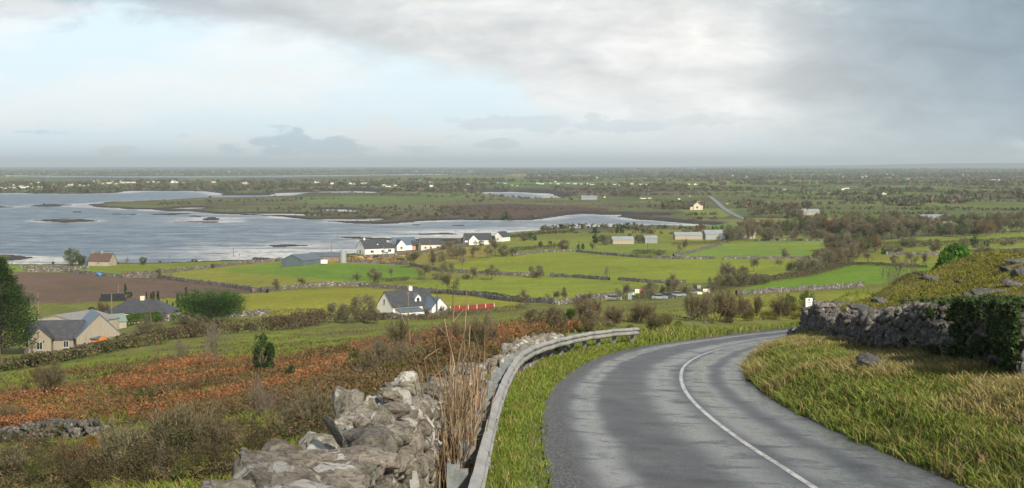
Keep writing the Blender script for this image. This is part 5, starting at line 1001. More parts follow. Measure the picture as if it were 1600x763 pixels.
def dormer(o, x, y, z, ww, dp, hh, rise, mw, mr, parentrot=None):
    mb = MB(); h = ww / 2; mb.prism([(-h, 0), (h, 0), (h, hh), (0, hh + rise), (-h, hh)], y, y + dp); mb.v[0][:, 0] += x; mb.v[0][:, 2] += z; d_ = mb.build('dormer', mw, o)
    mb = MB(); mb.prism([(-h - .2, hh - .2), (0, hh + rise), (h + .2, hh - .2), (h + .2, hh - .06), (0, hh + rise + .15), (-h - .2, hh - .06)], y - .2, y + dp); mb.v[0][:, 0] += x; mb.v[0][:, 2] += z + .01; mb.build('dormer_roof', mr, d_)
    mb = MB(); mb.box(x - h * .45, x + h * .45, y - .04, y, z + .25, z + hh); mb.build('pane', m_glass, d_)
def house(name, label, px, py, rot, group=None, d=None):
    p = at(px, d) if d else P(px, py); return thing(name, label, 'house', (p[0], p[1], p[2] - .05), rot, group)
# white cottage
o = house('white_house', 'white dormer cottage with dark slate roof and blue lean-to beside the red fence', 640, 494, radians(38))
gable(o, 12.5, 7.2, 2.9, 3.4, m_wh, m_slate, 0, 1.5, wins=[('l', 0.2, 3.3, .9, 1.2), ('f', -3.5, 1, 1.2, 1.1)], chim=(1.2,))
dormer(o, 1.6, -1.4, 3.4, 1.8, 3.0, 1.2, .9, m_wh, m_blue)
gable(o, 6.5, 4.6, 2.4, 2.2, m_wh, m_blue, 5.0, -2.6, -pi / 2, wins=[('r', 0, .9, 1.0, 1.1)])
mb = MB(); mb.prism([(0, 0), (2.9, 0), (2.9, 1.9), (0, 2.6)], 0, 7.0); V_ = mb.v[0].copy(); mb.v[0] = np.stack([V_[:, 1] - 5.8, -V_[:, 0] - 2.15, V_[:, 2] - .3], 1); lt = mb.build('lean_to', m_wh, o)
mb = MB(); mb.prism([(-.0, 2.63), (3.1, 1.87), (3.1, 1.97), (0, 2.73)], 0, 7.2); V_ = mb.v[0].copy(); mb.v[0] = np.stack([V_[:, 1] - 5.9, -V_[:, 0] - 2.15, V_[:, 2] - .3], 1); mb.build('lean_to_roof', m_blue, lt)
# grey farmhouse: broad right gable, lower left block, a cross wing
o = house('grey_farmhouse', 'grey rendered farmhouse with blue-grey slate roofs behind the broad hedge at left', 100, 546, radians(0), d=268)
gable(o, 10.5, 8.6, 2.7, 4.2, m_grey, m_blue, 4.5, 4.5, radians(114), wins=[('l', -1.2, .8, .9, 1.2), ('l', 2.0, .8, .8, 1.0)], sky=())
gable(o, 10.5, 7.0, 2.3, 3.0, m_grey, m_slate, -2.8, 3.2, radians(8), wins=[('f', -1.3, .5, 1.0, 1.5), ('f', 2.4, .6, 1.0, 1.3)])
gable(o, 6.0, 4.2, 2.6, 1.9, m_grey, m_slate, -4.4, .2, radians(98), wins=[('l', 0, .5, 1.1, 1.5)])
# dark-roofed bungalow with hipped roof
o = house('bungalow', 'cream bungalow with a wide dark hipped roof behind the clipped green hedge', 222, 497, radians(-4), d=345)
Lb, Wb = 15.5, 9; mb = MB(); mb.box(-Lb / 2, Lb / 2, -Wb / 2, Wb / 2, -.5, 2.7); mb.build('wall', m_cream, o)
mb = MB(); a, b = Lb / 2 + .5, Wb / 2 + .5; mb.add([(-a, -b, 2.6), (a, -b, 2.6), (a, b, 2.6), (-a, b, 2.6), (-a + b, 0, 5.4), (a - b, 0, 5.4), (-a, -b, 2.5), (a, -b, 2.5), (a, b, 2.5), (-a, b, 2.5)], [(0, 1, 5, 4), (1, 2, 5), (2, 3, 4, 5), (3, 0, 4), (0, 6, 7, 1), (1, 7, 8, 2), (2, 8, 9, 3), (3, 9, 6, 0), (6, 9, 8, 7)]); rf = mb.build('roof', m_slate, o)
mb = MB(); mb.box(-.5, .5, -.4, .4, 4.9, 6.2); mb.build('chimney', m_cream, rf)
mb = MB(); 
for x in (-4.5, 0, 4.3): mb = MB(); mb.box(x - .8, x + .8, -Wb / 2 - .05, -Wb / 2, .9, 2.1); mb.build('window', m_glass, o)
mb = MB(); mb.box(Lb / 2 - 2.2, Lb / 2 - .9, -Wb / 2 - .06, -Wb / 2, 0, 2.1); mb.build('door', m_fr, o)
# farm shed behind
m_dtin = mat('blue_grey_tin', (.10, .13, .15), .45, .2, .5, streak=True, dirt=(.13, .14, .14))
def shed(label, px, py, rot, L, Wd, eave, rise, mw, mr, d=None, name='farm_shed', grp='farm sheds', end=None, wins=()):
    p = at(px, d) if d else P(px, py); o = thing(name, label, 'shed', (p[0], p[1], p[2] - .05), rot, grp); gable(o, L, Wd, eave, rise, mw, mr, over=.25, wins=wins)
    if 'shore barn' in label: mb = MB(); mb.box(-L / 2 - .04, L / 2 + .04, -Wd / 2 - .04, Wd / 2 + .04, -.4, 1.9); mb.build('boarding', m_rust, o)
    if end: mb = MB(); mb.box(-L / 2 - .05, -L / 2, -Wd / 2 + .1, Wd / 2 - .1, -.2, eave - .1); mb.build('end_panel', end, o)
    return o
shed('old concrete farm shed with a shallow weathered grey roof, behind the grey farmhouse', 114, 490, radians(68), 13, 15, 4.2, 1.5, m_conc, mat('weathered_roof', (.25, .245, .24), .7, .3, .6, dirt=(.2, .14, .10)), d=322, end=m_tin)
shed('small green-roofed outbuilding between the old shed and the bungalow', 168, 484, radians(30), 7, 5, 2.2, 1.4, m_conc, mat('green_tin', (.17, .24, .20), .5, .2, 1), d=330)
shed('big barn with blue-grey tin roof and brown boarded sides on the shore', 472, 414, radians(62), 14, 11, 2.4, 2.2, m_dtin, m_dtin)
shed('lower blue-grey roofed barn joined behind the big shore barn', 508, 411, radians(2), 13, 9, 2.4, 1.4, m_dtin, m_dtin, d=628)
shed('pale tin shed with dark trees at both sides, in the upper pastures', 972, 381, radians(8), 12, 7, 2.4, 1.6, m_conc, m_tinp)
shed('small blue-green tin shed in the upper pastures', 1016, 380, radians(4), 7, 6, 3.0, 1.2, m_tin, m_tinp)
shed('long low pale roofed farm building left of the tall pale shed', 1078, 374, radians(3), 19, 7, 2.6, 1.6, m_conc, m_tinp)
shed('tall pale tin shed with a light end wall, at the river mouth farm', 1118, 374, radians(6), 14, 8, 3.4, 2.0, m_tinp, m_tinp)
shed('pale broken-roofed sheds among bare trees right of the tall shed', 1160, 373, radians(3), 14, 7, 3.0, 1.6, m_conc, m_tinp)
shed('green tin shed near the small lake', 920, 312, radians(3), 20, 10, 3, 2, m_tin, m_tin)
shed('long blue-grey roofed building within the broad wood', 1459, 349, radians(2), 24, 9, 4, 2.4, m_conc, m_tin)
shed('low grey shed behind the bare trees right of the far road', 1255, 336, radians(2), 26, 9, 3, 2, m_conc, m_tinp)
# houses by the shore
o = house('white_house', 'large white dormer house on the shore, right of the dark barns', 580, 397, radians(36), 'white houses on the shore')
gable(o, 14, 8.6, 3.1, 4.0, m_wh, m_slate, 1, 0, wins=[('l', -2.2, .6, .8, 1.5), ('l', .3, .2, 1.6, 2.1), ('l', 2.6, .6, .8, 1.5), ('l', .2, 4.2, .9, 1.0), ('f', -3, .9, 1.8, 1.2), ('f', 3, .9, 1.6, 1.2)], chim=(-5,)); dormer(o, 2, -2.8, 3.5, 1.6, 2.6, 1.0, .9, m_wh, m_slate)
gable(o, 5.5, 5, 3.1, 2.2, m_wh, m_slate, 7.2, -3.2, 0, wins=[('f', 0, 1.2, 2.0, 1.2)])
o = house('white_house', 'shore house with several dark gables and blue roof, between two white houses', 627, 391, radians(30), 'white houses on the shore')
gable(o, 13, 8, 3, 3.6, m_wh, m_blue, 1.5, 1); gable(o, 7, 5, 3, 2.7, m_wh, m_slate, -2.5, -2.5, radians(86), wins=[('l', 0, 1, 1.2, 1.2)]); gable(o, 6, 5, 2.6, 2.2, mat('apricot_render', (.55, .30, .18), .8, .1), m_slate, 8, -1.5, 0)
o = house('white_house', 'plain cream house with long slate roof on the shore, third of the row', 672, 391, radians(16), 'white houses on the shore')
gable(o, 11, 7, 3.2, 3.0, m_cream, m_slate, 0, 0, wins=[('f', -3.2, 1, 1.1, 1.1), ('f', -.4, 1, 1.1, 1.1), ('f', 3.2, .1, 1.2, 2.1), ('r', 0, 1, 1.2, 1.2)])
o = house('white_house', 'house with wide dark hip roof half hidden by trees on the shore', 746, 382, radians(10), 'white houses on the shore'); gable(o, 15, 8, 2.8, 3.4, m_wh, m_slate); gable(o, 5, 5, 2.8, 2.6, m_wh, m_slate, -3, -3, pi / 2)
o = house('white_house', 'small white gabled house among bushes at the far end of the shore row', 784, 377, radians(60), 'white houses on the shore'); gable(o, 9, 6, 2.8, 2.8, m_wh, m_slate, wins=[('l', 0, 1, 1, 1)])
o = house('stone_cottage', 'low cottage with brown tiled roof and two chimneys on the left shore', 160, 415, radians(-14)); gable(o, 10.5, 6.5, 2.3, 3.2, m_conc, m_brn, chim=(-4.6, 0), wins=[('f', 0, .8, .9, 1)]); gable(o, 6, 5, 1.9, 2.0, m_blue, m_blue, -8, 1.5)
o = house('cream_house', 'lone cream two-storey house left of the far road', 1091, 328, radians(70), None); gable(o, 9.5, 7, 4.6, 2.6, m_cream, m_slate, wins=[('l', 0, 1.6, 1.8, 1.8)], chim=(-3, 3)); gable(o, 4, 4, 2.3, 1.0, m_cream, m_slate, -1.5, 5)

# far white houses: small single-mesh houses, each placed where the photograph shows it
def far_mesh(L, Wd, eave, rise, mw, mr, extra=False):
    h = Wd / 2; V_ = [(-L / 2, -h, -1), (L / 2, -h, -1), (L / 2, h, -1), (-L / 2, h, -1), (-L / 2, -h, eave), (L / 2, -h, eave), (L / 2, h, eave), (-L / 2, h, eave), (-L / 2, 0, eave + rise), (L / 2, 0, eave + rise)]
    f4 = [(0, 1, 5, 4), (2, 3, 7, 6)]; f3 = []; g5 = [(1, 2, 6, 9, 5), (3, 0, 4, 8, 7)]; rf = [(4, 5, 9, 8), (6, 7, 8, 9)]; n = 10
    boxes = [(-L * .45, -L * .39, -.4, .4, eave + rise - .6, eave + rise + 1.0)] + ([(L * .2, L * .5, -h - 3, -h + .1, -1, eave * .85)] if extra else [])
    for b in boxes:
        x0, x1, y0, y1, z0, z1 = b; V_ += [(x, y, z) for z in (z0, z1) for y in (y0, y1) for x in (x0, x1)]; f4 += [tuple(n + i for i in q) for q in ((0, 2, 3, 1), (4, 5, 7, 6), (0, 1, 5, 4), (2, 6, 7, 3), (0, 4, 6, 2), (1, 3, 7, 5))]; n += 8
    wn = []
    for x in np.linspace(-L * .32, L * .32, 3):
        V_ += [(x - .6, -h - .05, 1), (x + .6, -h - .05, 1), (x + .6, -h - .05, 2.3), (x - .6, -h - .05, 2.3)]; wn.append((n, n + 1, n + 2, n + 3)); n += 4
    me = bpy.data.meshes.new('house'); me.from_pydata(V_, [], f4 + g5 + rf + wn); [me.materials.append(m_) for m_ in (mw, mr, m_glass)]
    me.polygons.foreach_set('material_index', np.array([0] * (len(f4) + 2) + [1] * 2 + [2] * len(wn), np.int32)); me.update(); return me
FH = [far_mesh(14, 8, 3, 3.4, m_wh, m_slate), far_mesh(18, 8, 3, 3.2, m_wh, m_slate, True), far_mesh(11, 8, 5.4, 3, m_wh, m_slate), far_mesh(20, 9, 3, 3, m_wh, m_tinp, True), far_mesh(13, 9, 5.5, 3.5, mat('ochre_render', (.5, .44, .30), .8), m_slate)]
KEEP = []
def far_row(desc, where, grp, pts):
    KEEP.extend(pts)
    pts = sorted(pts)
    for i, (px, py, wpx_) in enumerate(pts):
        p = P(px, py); k = wpx_ * p[1] / F / 19; me = FH[(i * 7 + int(px)) % 5]; o = link('white_house', me, None, (p[0], p[1], p[2]), random.choice([-.3, .2, .6, 1.2, 1.4, 0]), (min(k, 2.6), min(k, 2.6), min(k, 2.2)))
        tag(o, f'{desc}, {ORD[i]} from left {where}', 'house', grp)
far_row('small white house', 'in the village across the bay', 'village houses across the bay', [(2, 294, 5), (8, 295, 6), (15, 294, 5), (22, 294, 6), (33, 292, 6), (36, 294, 8), (43, 293, 6), (52, 294, 5), (59, 293, 6), (66, 293, 5), (103, 292, 4), (110, 290, 10), (125, 290, 4), (132, 291, 4), (139, 290, 4), (21, 290, 5), (60, 286, 5), (85, 289, 4), (48, 288, 5)])
far_row('white gabled house', 'in the cluster behind the headland tip', 'houses in the far cluster', [(147, 284, 4), (155, 284, 4), (161, 288, 5), (170, 287, 7), (182, 288, 6), (192, 286, 6), (200, 286, 6), (208, 286, 7), (153, 283, 3), (176, 284, 4), (188, 284, 4)])
far_row('white house', 'in the straggling line along the far shore', 'houses along the far shore', [(231, 285, 5), (240, 285, 5), (247, 285, 4), (272, 286, 12), (287, 286, 5), (334, 286, 9), (385, 288, 9), (380, 287, 5), (495, 286, 9), (519, 288, 8), (547, 288, 7), (553, 288, 5), (566, 287, 6), (572, 287, 5), (600, 290, 6), (606, 292, 8), (617, 291, 7), (674, 292, 9), (731, 289, 7), (656, 282, 4), (672, 285, 3)])
far_row('white house', 'in the hamlet beyond the small lake', 'houses beyond the small lake', [(776, 286, 5), (789, 287, 5), (800, 290, 4), (808, 291, 4), (840, 287, 5), (846, 288, 8), (860, 287, 4), (868, 285, 5), (872, 288, 6), (888, 287, 5), (898, 288, 6), (908, 288, 5), (918, 288, 4), (925, 289, 7), (946, 289, 4), (960, 289, 6), (968, 290, 4), (987, 288, 7), (1001, 289, 5), (1010, 289, 5), (1077, 289, 5), (1086, 289, 7)])
far_row('white farmhouse', 'scattered over the far fields on the right', 'farmhouses on the far plain', [(1004, 311, 9), (1015, 311, 8), (1061, 312, 6), (1078, 307, 4), (1226, 297, 6), (1322, 295, 9), (1317, 297, 8), (1381, 304, 10), (1347, 277, 4), (1353, 276, 5), (1318, 276, 3), (1419, 280, 5), (1552, 281, 5), (1561, 282, 5), (1218, 275, 3), (1145, 275, 4), (1167, 276, 3), (1136, 319, 4), (945, 309, 6)])
far_row('tiny pale house', 'on the hazy land behind the lake strip', 'houses on the hazy land', [(269, 270, 3), (333, 269, 3), (358, 269, 3), (635, 272, 3), (651, 268, 4), (692, 269, 3), (708, 268, 3), (803, 274, 3), (811, 274, 3), (820, 274, 3), (842, 275, 3), (933, 278, 4), (1085, 264, 3), (1505, 274, 4), (1512, 274, 3), (1386, 273, 3), (1395, 273, 3), (735, 268, 3)])

# far road with a white line
FR = np.array([P(*q)[:2] for q in [(1205, 352), (1192, 349), (1176, 346), (1160, 342), (1150, 337), (1138, 331), (1128, 324), (1122, 318), (1114, 311), (1109, 307)]])
fr = resample(smoothline(FR, 2), 6); tg = np.gradient(fr, axis=0); tg /= np.linalg.norm(tg, axis=1)[:, None]; nm_ = np.stack([tg[:, 1], -tg[:, 0]], 1)
m_fra = mat('far_asphalt', (.17, .175, .18), .6, .15, .1)
def ribbon(name, pl, nm_, hw, dz, m_):
    q = np.concatenate([np.stack([pl - nm_ * hw, pl + nm_ * hw], 1)]).reshape(-1, 2); z = np.repeat(np.maximum(H(pl[:, 0], pl[:, 1]), 0.3), 2) + dz; n = len(pl); i = np.arange(n - 1) * 2
    return tag(link(name, mesh(name, np.c_[q, z], np.stack([i, i + 1, i + 3, i + 2], 1), m_)), kind='structure')
ribbon('far_road', fr, nm_, 2.8, .3, m_fra); ribbon('far_road_line', fr, nm_, .16, .35, m_p)

# ------------------------------------------------------------------ poles, signs, fences, cars, cattle
def pole(label, px, base, top, m_=m_pole, cross=True, d=None, r=.15, grp='timber utility poles'):
    p = at(px, d) if d else P(px, base); h = W(px, top, p[1])[2] - p[2]; o = thing('utility_pole', label, 'pole', tuple(p), random.uniform(-.5, .5), grp); mb = MB(); mb.cyl((0, 0, -.3), (0, 0, h), r, r * .75); mb.build('post', m_, o)
    if cross: mb = MB(); mb.box(-.6, .6, -.06, .06, h - .5, h - .38); mb.cyl((-.45, 0, h - .38), (-.45, 0, h - .2), .04); mb.cyl((.45, 0, h - .38), (.45, 0, h - .2), .04); mb.build('crossarm', m_, o)
for a in [('pale timber pole between the grey farmhouse and the bungalow', 175, 512, 459, m_pole, False), ('dark pole in front of the bungalow hedge', 236, 516, 474, m_dkp, False), ('grey pole behind the big conifer at left', 60, 492, 457, m_pole, False), ('thin pole in the ploughed field behind the bales', 185, 462, 444, m_pole, False), ('pole standing behind the left shore barns, over the sea', 365, 406, 387), ('faint pole on the left shore', 265, 412, 398, m_pole, False), ('pole rising over the lower shore barn', 518, 412, 377), ('pole in front of the long slate-roofed shore house', 672, 400, 375), ('brown pole in front of the white cottage', 638, 497, 455), ('bare reddish pole right of the white cottage', 683, 494, 445, m_dkp, False), ('pole in the upper pastures above the thorn bushes', 872, 381, 360, m_pole, False), ('short pole beside the dark scrub clump', 1012, 398, 380, m_dkp, False), ('pole among the hedges right of the broad wood', 1540, 392, 366, m_pole, True, 640), ('low pole on the far left shore', 374, 405, 396, m_dkp, False), ('pole by the farmyard trees', 905, 393, 376, m_dkp, False)]:
    pole(*a)
# red board fence beside the white cottage
p0 = P(704, 489); p1 = P(772, 483); o = thing('board_fence', 'red board fence with white posts right of the white cottage', 'fence', tuple(p0), math.atan2(p1[1] - p0[1], p1[0] - p0[0])); Lf = math.hypot(*(p1 - p0)[:2]); nf = 5
for i in range(nf + 1): mb = MB(); x = Lf * i / nf; mb.box(x - .07, x + .07, -.07, .07, -.3, 1.75); mb.build('post', m_wh, o)
for i in range(nf): mb = MB(); mb.box(Lf * i / nf + .08, Lf * (i + 1) / nf - .08, -.04, .04, .25, 1.7); mb.build('panel', m_red, o)
# orange canvas heap with blue sheet, bales, tank
p = P(155, 540); o = thing('covered_heap', 'orange canvas covered heap beside the grey farmhouse gable', 'heap', tuple(p), .1); v, f, c_ = stones(np.array([[0, 0, .6]]), np.array([[1.6, 1.1, .95]]), np.zeros((1, 3)), 3, rough=.07, block=.8); link('canvas', mesh('canvas', v, f, m_or, c_, smooth_=True), o)
v, f, c_ = stones(np.array([[-.5, -.2, 1.35]]), np.array([[1.3, .9, .25]]), np.array([[0, .2, 0]]), 3, rough=.05, block=.8); link('blue_sheet', mesh('blue_sheet', v, f, m_blue, c_, smooth_=True), o)
bi = 0
for r_i, (zz, n) in enumerate(((0, 8), (1, 7))):
    for k in range(n):
        bi += 1; p = at(157 + k * 5.2 + r_i * 3, 425); mb = MB(); mb.cyl((0, -.6, .62 + zz * 1.12), (0, .6, .62 + zz * 1.12), .62, n=14); b_ = mb.build('wrapped_bale', m_blk, loc=tuple(p), rot=.1)
        tag(b_, f'black wrapped bale, {ORD[k]} from left in the {"lower" if zz == 0 else "upper"} row behind the bungalow', 'bale', 'stacked silage bales')
# roadside boards
def text(o, s, size, m_, loc, ext=.004):
    cu = bpy.data.curves.new('lettering', 'FONT'); cu.body = s; cu.size = size; cu.align_x = 'CENTER'; cu.align_y = 'CENTER'; cu.extrude = ext; cu.materials.append(m_); t_ = link('lettering', cu, o); t_.location = loc; t_.rotation_euler = (pi / 2, 0, 0); return t_
m_sw = mat('sign_white', (.76, .75, .72), .5, .04); m_sk = mat('sign_black', (.03, .03, .035), .5, .1); m_sbr = mat('sign_maroon', (.12, .03, .03), .5, .1); m_sy = mat('sign_yellow', (.75, .60, .03), .5, .05); m_sg = mat('sign_green', (.16, .33, .24), .5, .08); m_sgr = mat('sign_backs', (.22, .26, .25), .5, .1); m_scr = mat('sign_cream', (.72, .66, .45), .5, .05); m_srd = mat('sign_red', (.55, .05, .03), .5, .05)
def board(label, px, base, x0, x1, y0, y1, m_, posts=(0,), d=None, rot=0, extra=None, cat='sign', name='roadside_sign', grp=None):
    p = at(px, d) if d else P(px, base); k = p[1] / F; o = thing(name, label, cat, tuple(p), rot, grp); zt = W(px, y0, p[1])[2] - p[2]; zb = W(px, y1, p[1])[2] - p[2]; hw = (x1 - x0) * k / 2; xc = ((x0 + x1) / 2 - px) * k
    mb = MB(); mb.box(xc - hw, xc + hw, -.03, .03, zb, zt); mb.build('panel', m_, o)
    for q in posts: mb = MB(); mb.cyl((xc + q * hw, .07, -.4), (xc + q * hw, .07, zt - .05), max(.04, hw * .04)); mb.build('post', m_sgr, o)
    if extra: extra(o, xc, hw, zb, zt)
    return o
def sgn(o, xc, hw, zb, zt):
    h = zt - zb; mb = MB()
    mb.cyl((xc, -.034, zt - h * .17), (xc, -.04, zt - h * .17), hw * .28, n=10); mb.build('emblem', m_sbr, o)
    mb = MB(); mb.box(xc - hw * .42, xc + hw * .12, -.04, -.032, zb + h * .12, zb + h * .2); mb.add([(xc + hw * .1, -.04, zb + h * .08), (xc + hw * .5, -.04, zb + h * .16), (xc + hw * .1, -.04, zb + h * .24)], [(0, 1, 2)]); mb.build('arrow', m_sk, o)
    for i, (w_, z_) in enumerate(((.62, .60), (.5, .50), (.56, .36))):
        mb = MB(); x_ = -w_
        while x_ < w_: l_ = random.uniform(.06, .16); mb.box(xc + hw * x_, xc + hw * min(x_ + l_, w_), -.036, -.032, zb + h * z_, zb + h * (z_ + .055)); x_ += l_ + .04
        mb.build('lettering', m_sk if i < 2 else m_sgr, o)
board('white rectangular sign with dark emblem, small lettering and an arrow, past the road bend', 1265, 503, 1259.5, 1270.5, 466, 482, m_sw, (0,), rot=.06, extra=sgn, d=100)
board('grey back of a road sign left of the green board, on the parish road', 984, 470, 981, 987, 458, 468, m_sgr, (-.7, .7), grp='boards along the parish road')
board('small green board with pale markings, left of the cream billboard', 989, 468, 986.5, 992, 456.5, 463, m_sg, (0,), grp='boards along the parish road', extra=lambda o, xc, hw, zb, zt: [b.build('marking', m_sw, o) for b in [MB().box(xc - hw * .2, xc + hw * .5, -.05, -.031, zb + (zt - zb) * .35, zb + (zt - zb) * .75)]])
board('cream billboard beside two red arrow boards', 996, 467, 992, 999.5, 452, 458.5, m_scr, (-.8, .8), grp='boards along the parish road', extra=lambda o, xc, hw, zb, zt: [b.build('marking', m_sgr, o) for b in [MB().box(xc - hw * .6, xc + hw * .1, -.05, -.031, zb + (zt - zb) * .5, zb + (zt - zb) * .62)]])
board('upper red finger board with a white stripe right of the cream billboard', 1002, 466, 999.8, 1004.6, 452, 455, m_srd, (-.6,), grp='boards along the parish road', extra=lambda o, xc, hw, zb, zt: [b.build('stripe', m_sw, o) for b in [MB().box(xc - hw * .6, xc + hw * .8, -.05, -.031, zb + (zt - zb) * .4, zb + (zt - zb) * .6)]])
board('lower red finger board under its twin', 1001.5, 466.2, 999.8, 1003.8, 456, 459, m_srd, (-.6,), grp='boards along the parish road')
board('pale grey square board raised above the low cream sign', 1092, 459, 1089, 1095, 446, 451, m_tinp, (-.7, .7), grp='boards along the parish road')
board('low cream sign in front of the thicket', 1094, 461, 1089.5, 1098, 456.5, 460, m_scr, (-.8, .8), grp='boards along the parish road')
board('white notice board with yellow and red corners in front of the thicket', 1104, 460, 1098.5, 1109, 451.5, 458.5, m_sw, (-.8, .8), grp='boards along the parish road', extra=lambda o, xc, hw, zb, zt: [MB().box(xc - hw, xc - hw * .4, -.05, -.031, zb + .1, zt - (zt - zb) * .35).build('yellow_patch', m_sy, o), MB().box(xc + hw * .6, xc + hw, -.05, -.031, zt - (zt - zb) * .4, zt).build('red_patch', m_srd, o), MB().box(xc - hw * .3, xc + hw * .4, -.05, -.031, zb + (zt - zb) * .1, zb + (zt - zb) * .35).build('lettering', m_sk, o)])
# white bollard-like post
p = P(970.5, 469); mb = MB(); mb.cyl((0, 0, 0), (0, 0, .75), .28, .22, n=10); mb.cyl((0, 0, .75), (0, 0, 1.0), .2, .06, n=10); tag(mb.build('marker_post', m_wh, loc=tuple(p)), 'stubby white marker post left of the green board on the parish road', 'post')
# cars
def car_proto(col):
    m_ = mat('car_paint', col, .3, .05); o = thing('parked_car', 'x', 'car', (0, 0, 0)); mb = MB()
    mb.prism([(-2.1, .3), (2.1, .3), (2.15, .75), (1.3, .92), (-1.9, .95), (-2.15, .8)], -.85, .85); V_ = mb.v[0]; mb.build('body', m_, o)
    mb = MB(); mb.add([(-1.7, -.78, .93), (1.1, -.78, .91), (1.1, .78, .91), (-1.7, .78, .93), (-1.25, -.62, 1.42), (.35, -.62, 1.42), (.35, .62, 1.42), (-1.25, .62, 1.42)], [(0, 1, 5, 4), (1, 2, 6, 5), (2, 3, 7, 6), (3, 0, 4, 7), (0, 3, 2, 1), (4, 5, 6, 7)]); mb.build('window', m_glass, o)
    mb = MB(); mb.box(-1.28, .38, -.65, .65, 1.423, 1.47); mb.build('roof', m_, o)
    for x in (-1.35, 1.3):
        for y in (-.8, .8): mb = MB(); mb.cyl((x, y - .1, .32), (x, y + .1, .32), .32, n=14); w_ = mb.build('wheel', m_rub, o); mb = MB(); mb.cyl((x, y - .115, .32), (x, y + .115, .32), .18, n=10); mb.build('rim', m_tinp, w_)
    for y in (-.6, .6): mb = MB(); mb.box(2.1, 2.17, y - .16, y + .16, .58, .72); mb.build('headlight', m_sw, o)
    return o
for col, px, py, lab in [((.26, .29, .32), 1031, 468, 'silver car parked at the left end of the row on the parish road'), ((.05, .06, .08), 1045, 466, 'dark car parked second in the row on the parish road'), ((.28, .31, .33), 1060, 464, 'silver-grey car parked third in the row, beyond the dark one'), ((.2, .22, .24), 1083, 460, 'grey car parked nearest the pale square board'), ((.25, .26, .27), 959, 469.5, 'pale car at the left end of the parish road, beside the white marker post'), ((.45, .5, .55), 588, 401, 'x')][:5]:
    o = car_proto(col); o['label'] = lab; o['group'] = 'cars parked on the parish road'; p = P(px, py); o.location = tuple(p); o.rotation_euler = (0, 0, radians(-12))
for col, px, py, dd_, lab, nm_2 in [((.03, .12, .14), 264, 494, 338, 'dark teal car beside the right end of the bungalow', 1), ((.7, .7, .7), 604, 398, None, 'white car outside the large white house on the shore', 1)]:
    o = car_proto(col); o['label'] = lab; p = at(px, dd_) if dd_ else P(px, py); o.location = tuple(p); o.rotation_euler = (0, 0, .5)
# cattle
def cow_mesh(m_):
    V_ = [(0, 0, 1.05), (.45, 0, 1.07), (.85, 0, 1.1), (1.15, 0, 1.2), (1.4, 0, 1.12), (1.62, 0, .95), (-.45, 0, 1.06), (-.85, 0, 1.1), (-1.0, 0, .8), (-1.02, 0, .45)]
    E_ = [(0, 1), (1, 2), (2, 3), (3, 4), (4, 5), (0, 6), (6, 7), (7, 8), (8, 9)]; R_s = [.36, .37, .34, .2, .17, .1, .37, .32, .035, .03]
    for sx_, b in ((.62, 1), (-.72, 7)):
        for sy_ in (-.22, .22): i = len(V_); V_ += [(sx_, sy_, .7), (sx_ + .03, sy_, .38), (sx_, sy_, .0)]; E_ += [(b, i), (i, i + 1), (i + 1, i + 2)]; R_s += [.13, .07, .06]
    for sy_ in (-.2, .2): i = len(V_); V_.append((1.34, sy_, 1.22)); E_.append((4, i)); R_s.append(.05)
    me = bpy.data.meshes.new('cow'); me.from_pydata(V_, E_, []); o = bpy.data.objects.new('tmp', me); COL.objects.link(o); md = o.modifiers.new('s', 'SKIN'); o.modifiers.new('u', 'SUBSURF').levels = 1
    for q, r in zip(me.skin_vertices[0].data, R_s): q.radius = (r, r)
    me.skin_vertices[0].data[0].use_root = True
    dg = bpy.context.evaluated_depsgraph_get(); m2 = bpy.data.meshes.new_from_object(o.evaluated_get(dg)); bpy.data.objects.remove(o); m2.materials.clear(); m2.materials.append(m_); m2.name = 'cow'; return m2
CW = {'brown': cow_mesh(mat('brown_hide', (.16, .06, .025), .8, .2)), 'tan': cow_mesh(mat('tan_hide', (.42, .22, .07), .8, .15)), 'black': cow_mesh(mat('black_hide', (.02, .018, .016), .8, .2)), 'pale': cow_mesh(mat('pale_hide', (.55, .36, .16), .8, .15))}
cnt = {}
for px, py, kd in sorted([(551, 405.5, 'brown'), (561, 406, 'tan'), (565, 406.5, 'pale'), (576, 406.5, 'brown'), (577, 408.5, 'tan'), (587, 404.5, 'black'), (593, 408.5, 'brown'), (612, 410, 'brown'), (618, 406.5, 'brown'), (624, 409, 'black'), (629, 409, 'black'), (633, 404, 'tan'), (636, 401.5, 'brown'), (703, 402, 'brown'), (540, 404.5, 'black')]):
    n = cnt.get(kd, 0); cnt[kd] = n + 1; p = P(px, py); o = link('cow', CW[kd], None, tuple(p), random.choice([0, 3.14, .5, 2.6, 3.6, 5.9]), 1.15); tag(o, f'{kd} cow grazing by the shore wall, {ORD[n]} {kd} one from left', 'cow', 'cattle in the shore field')
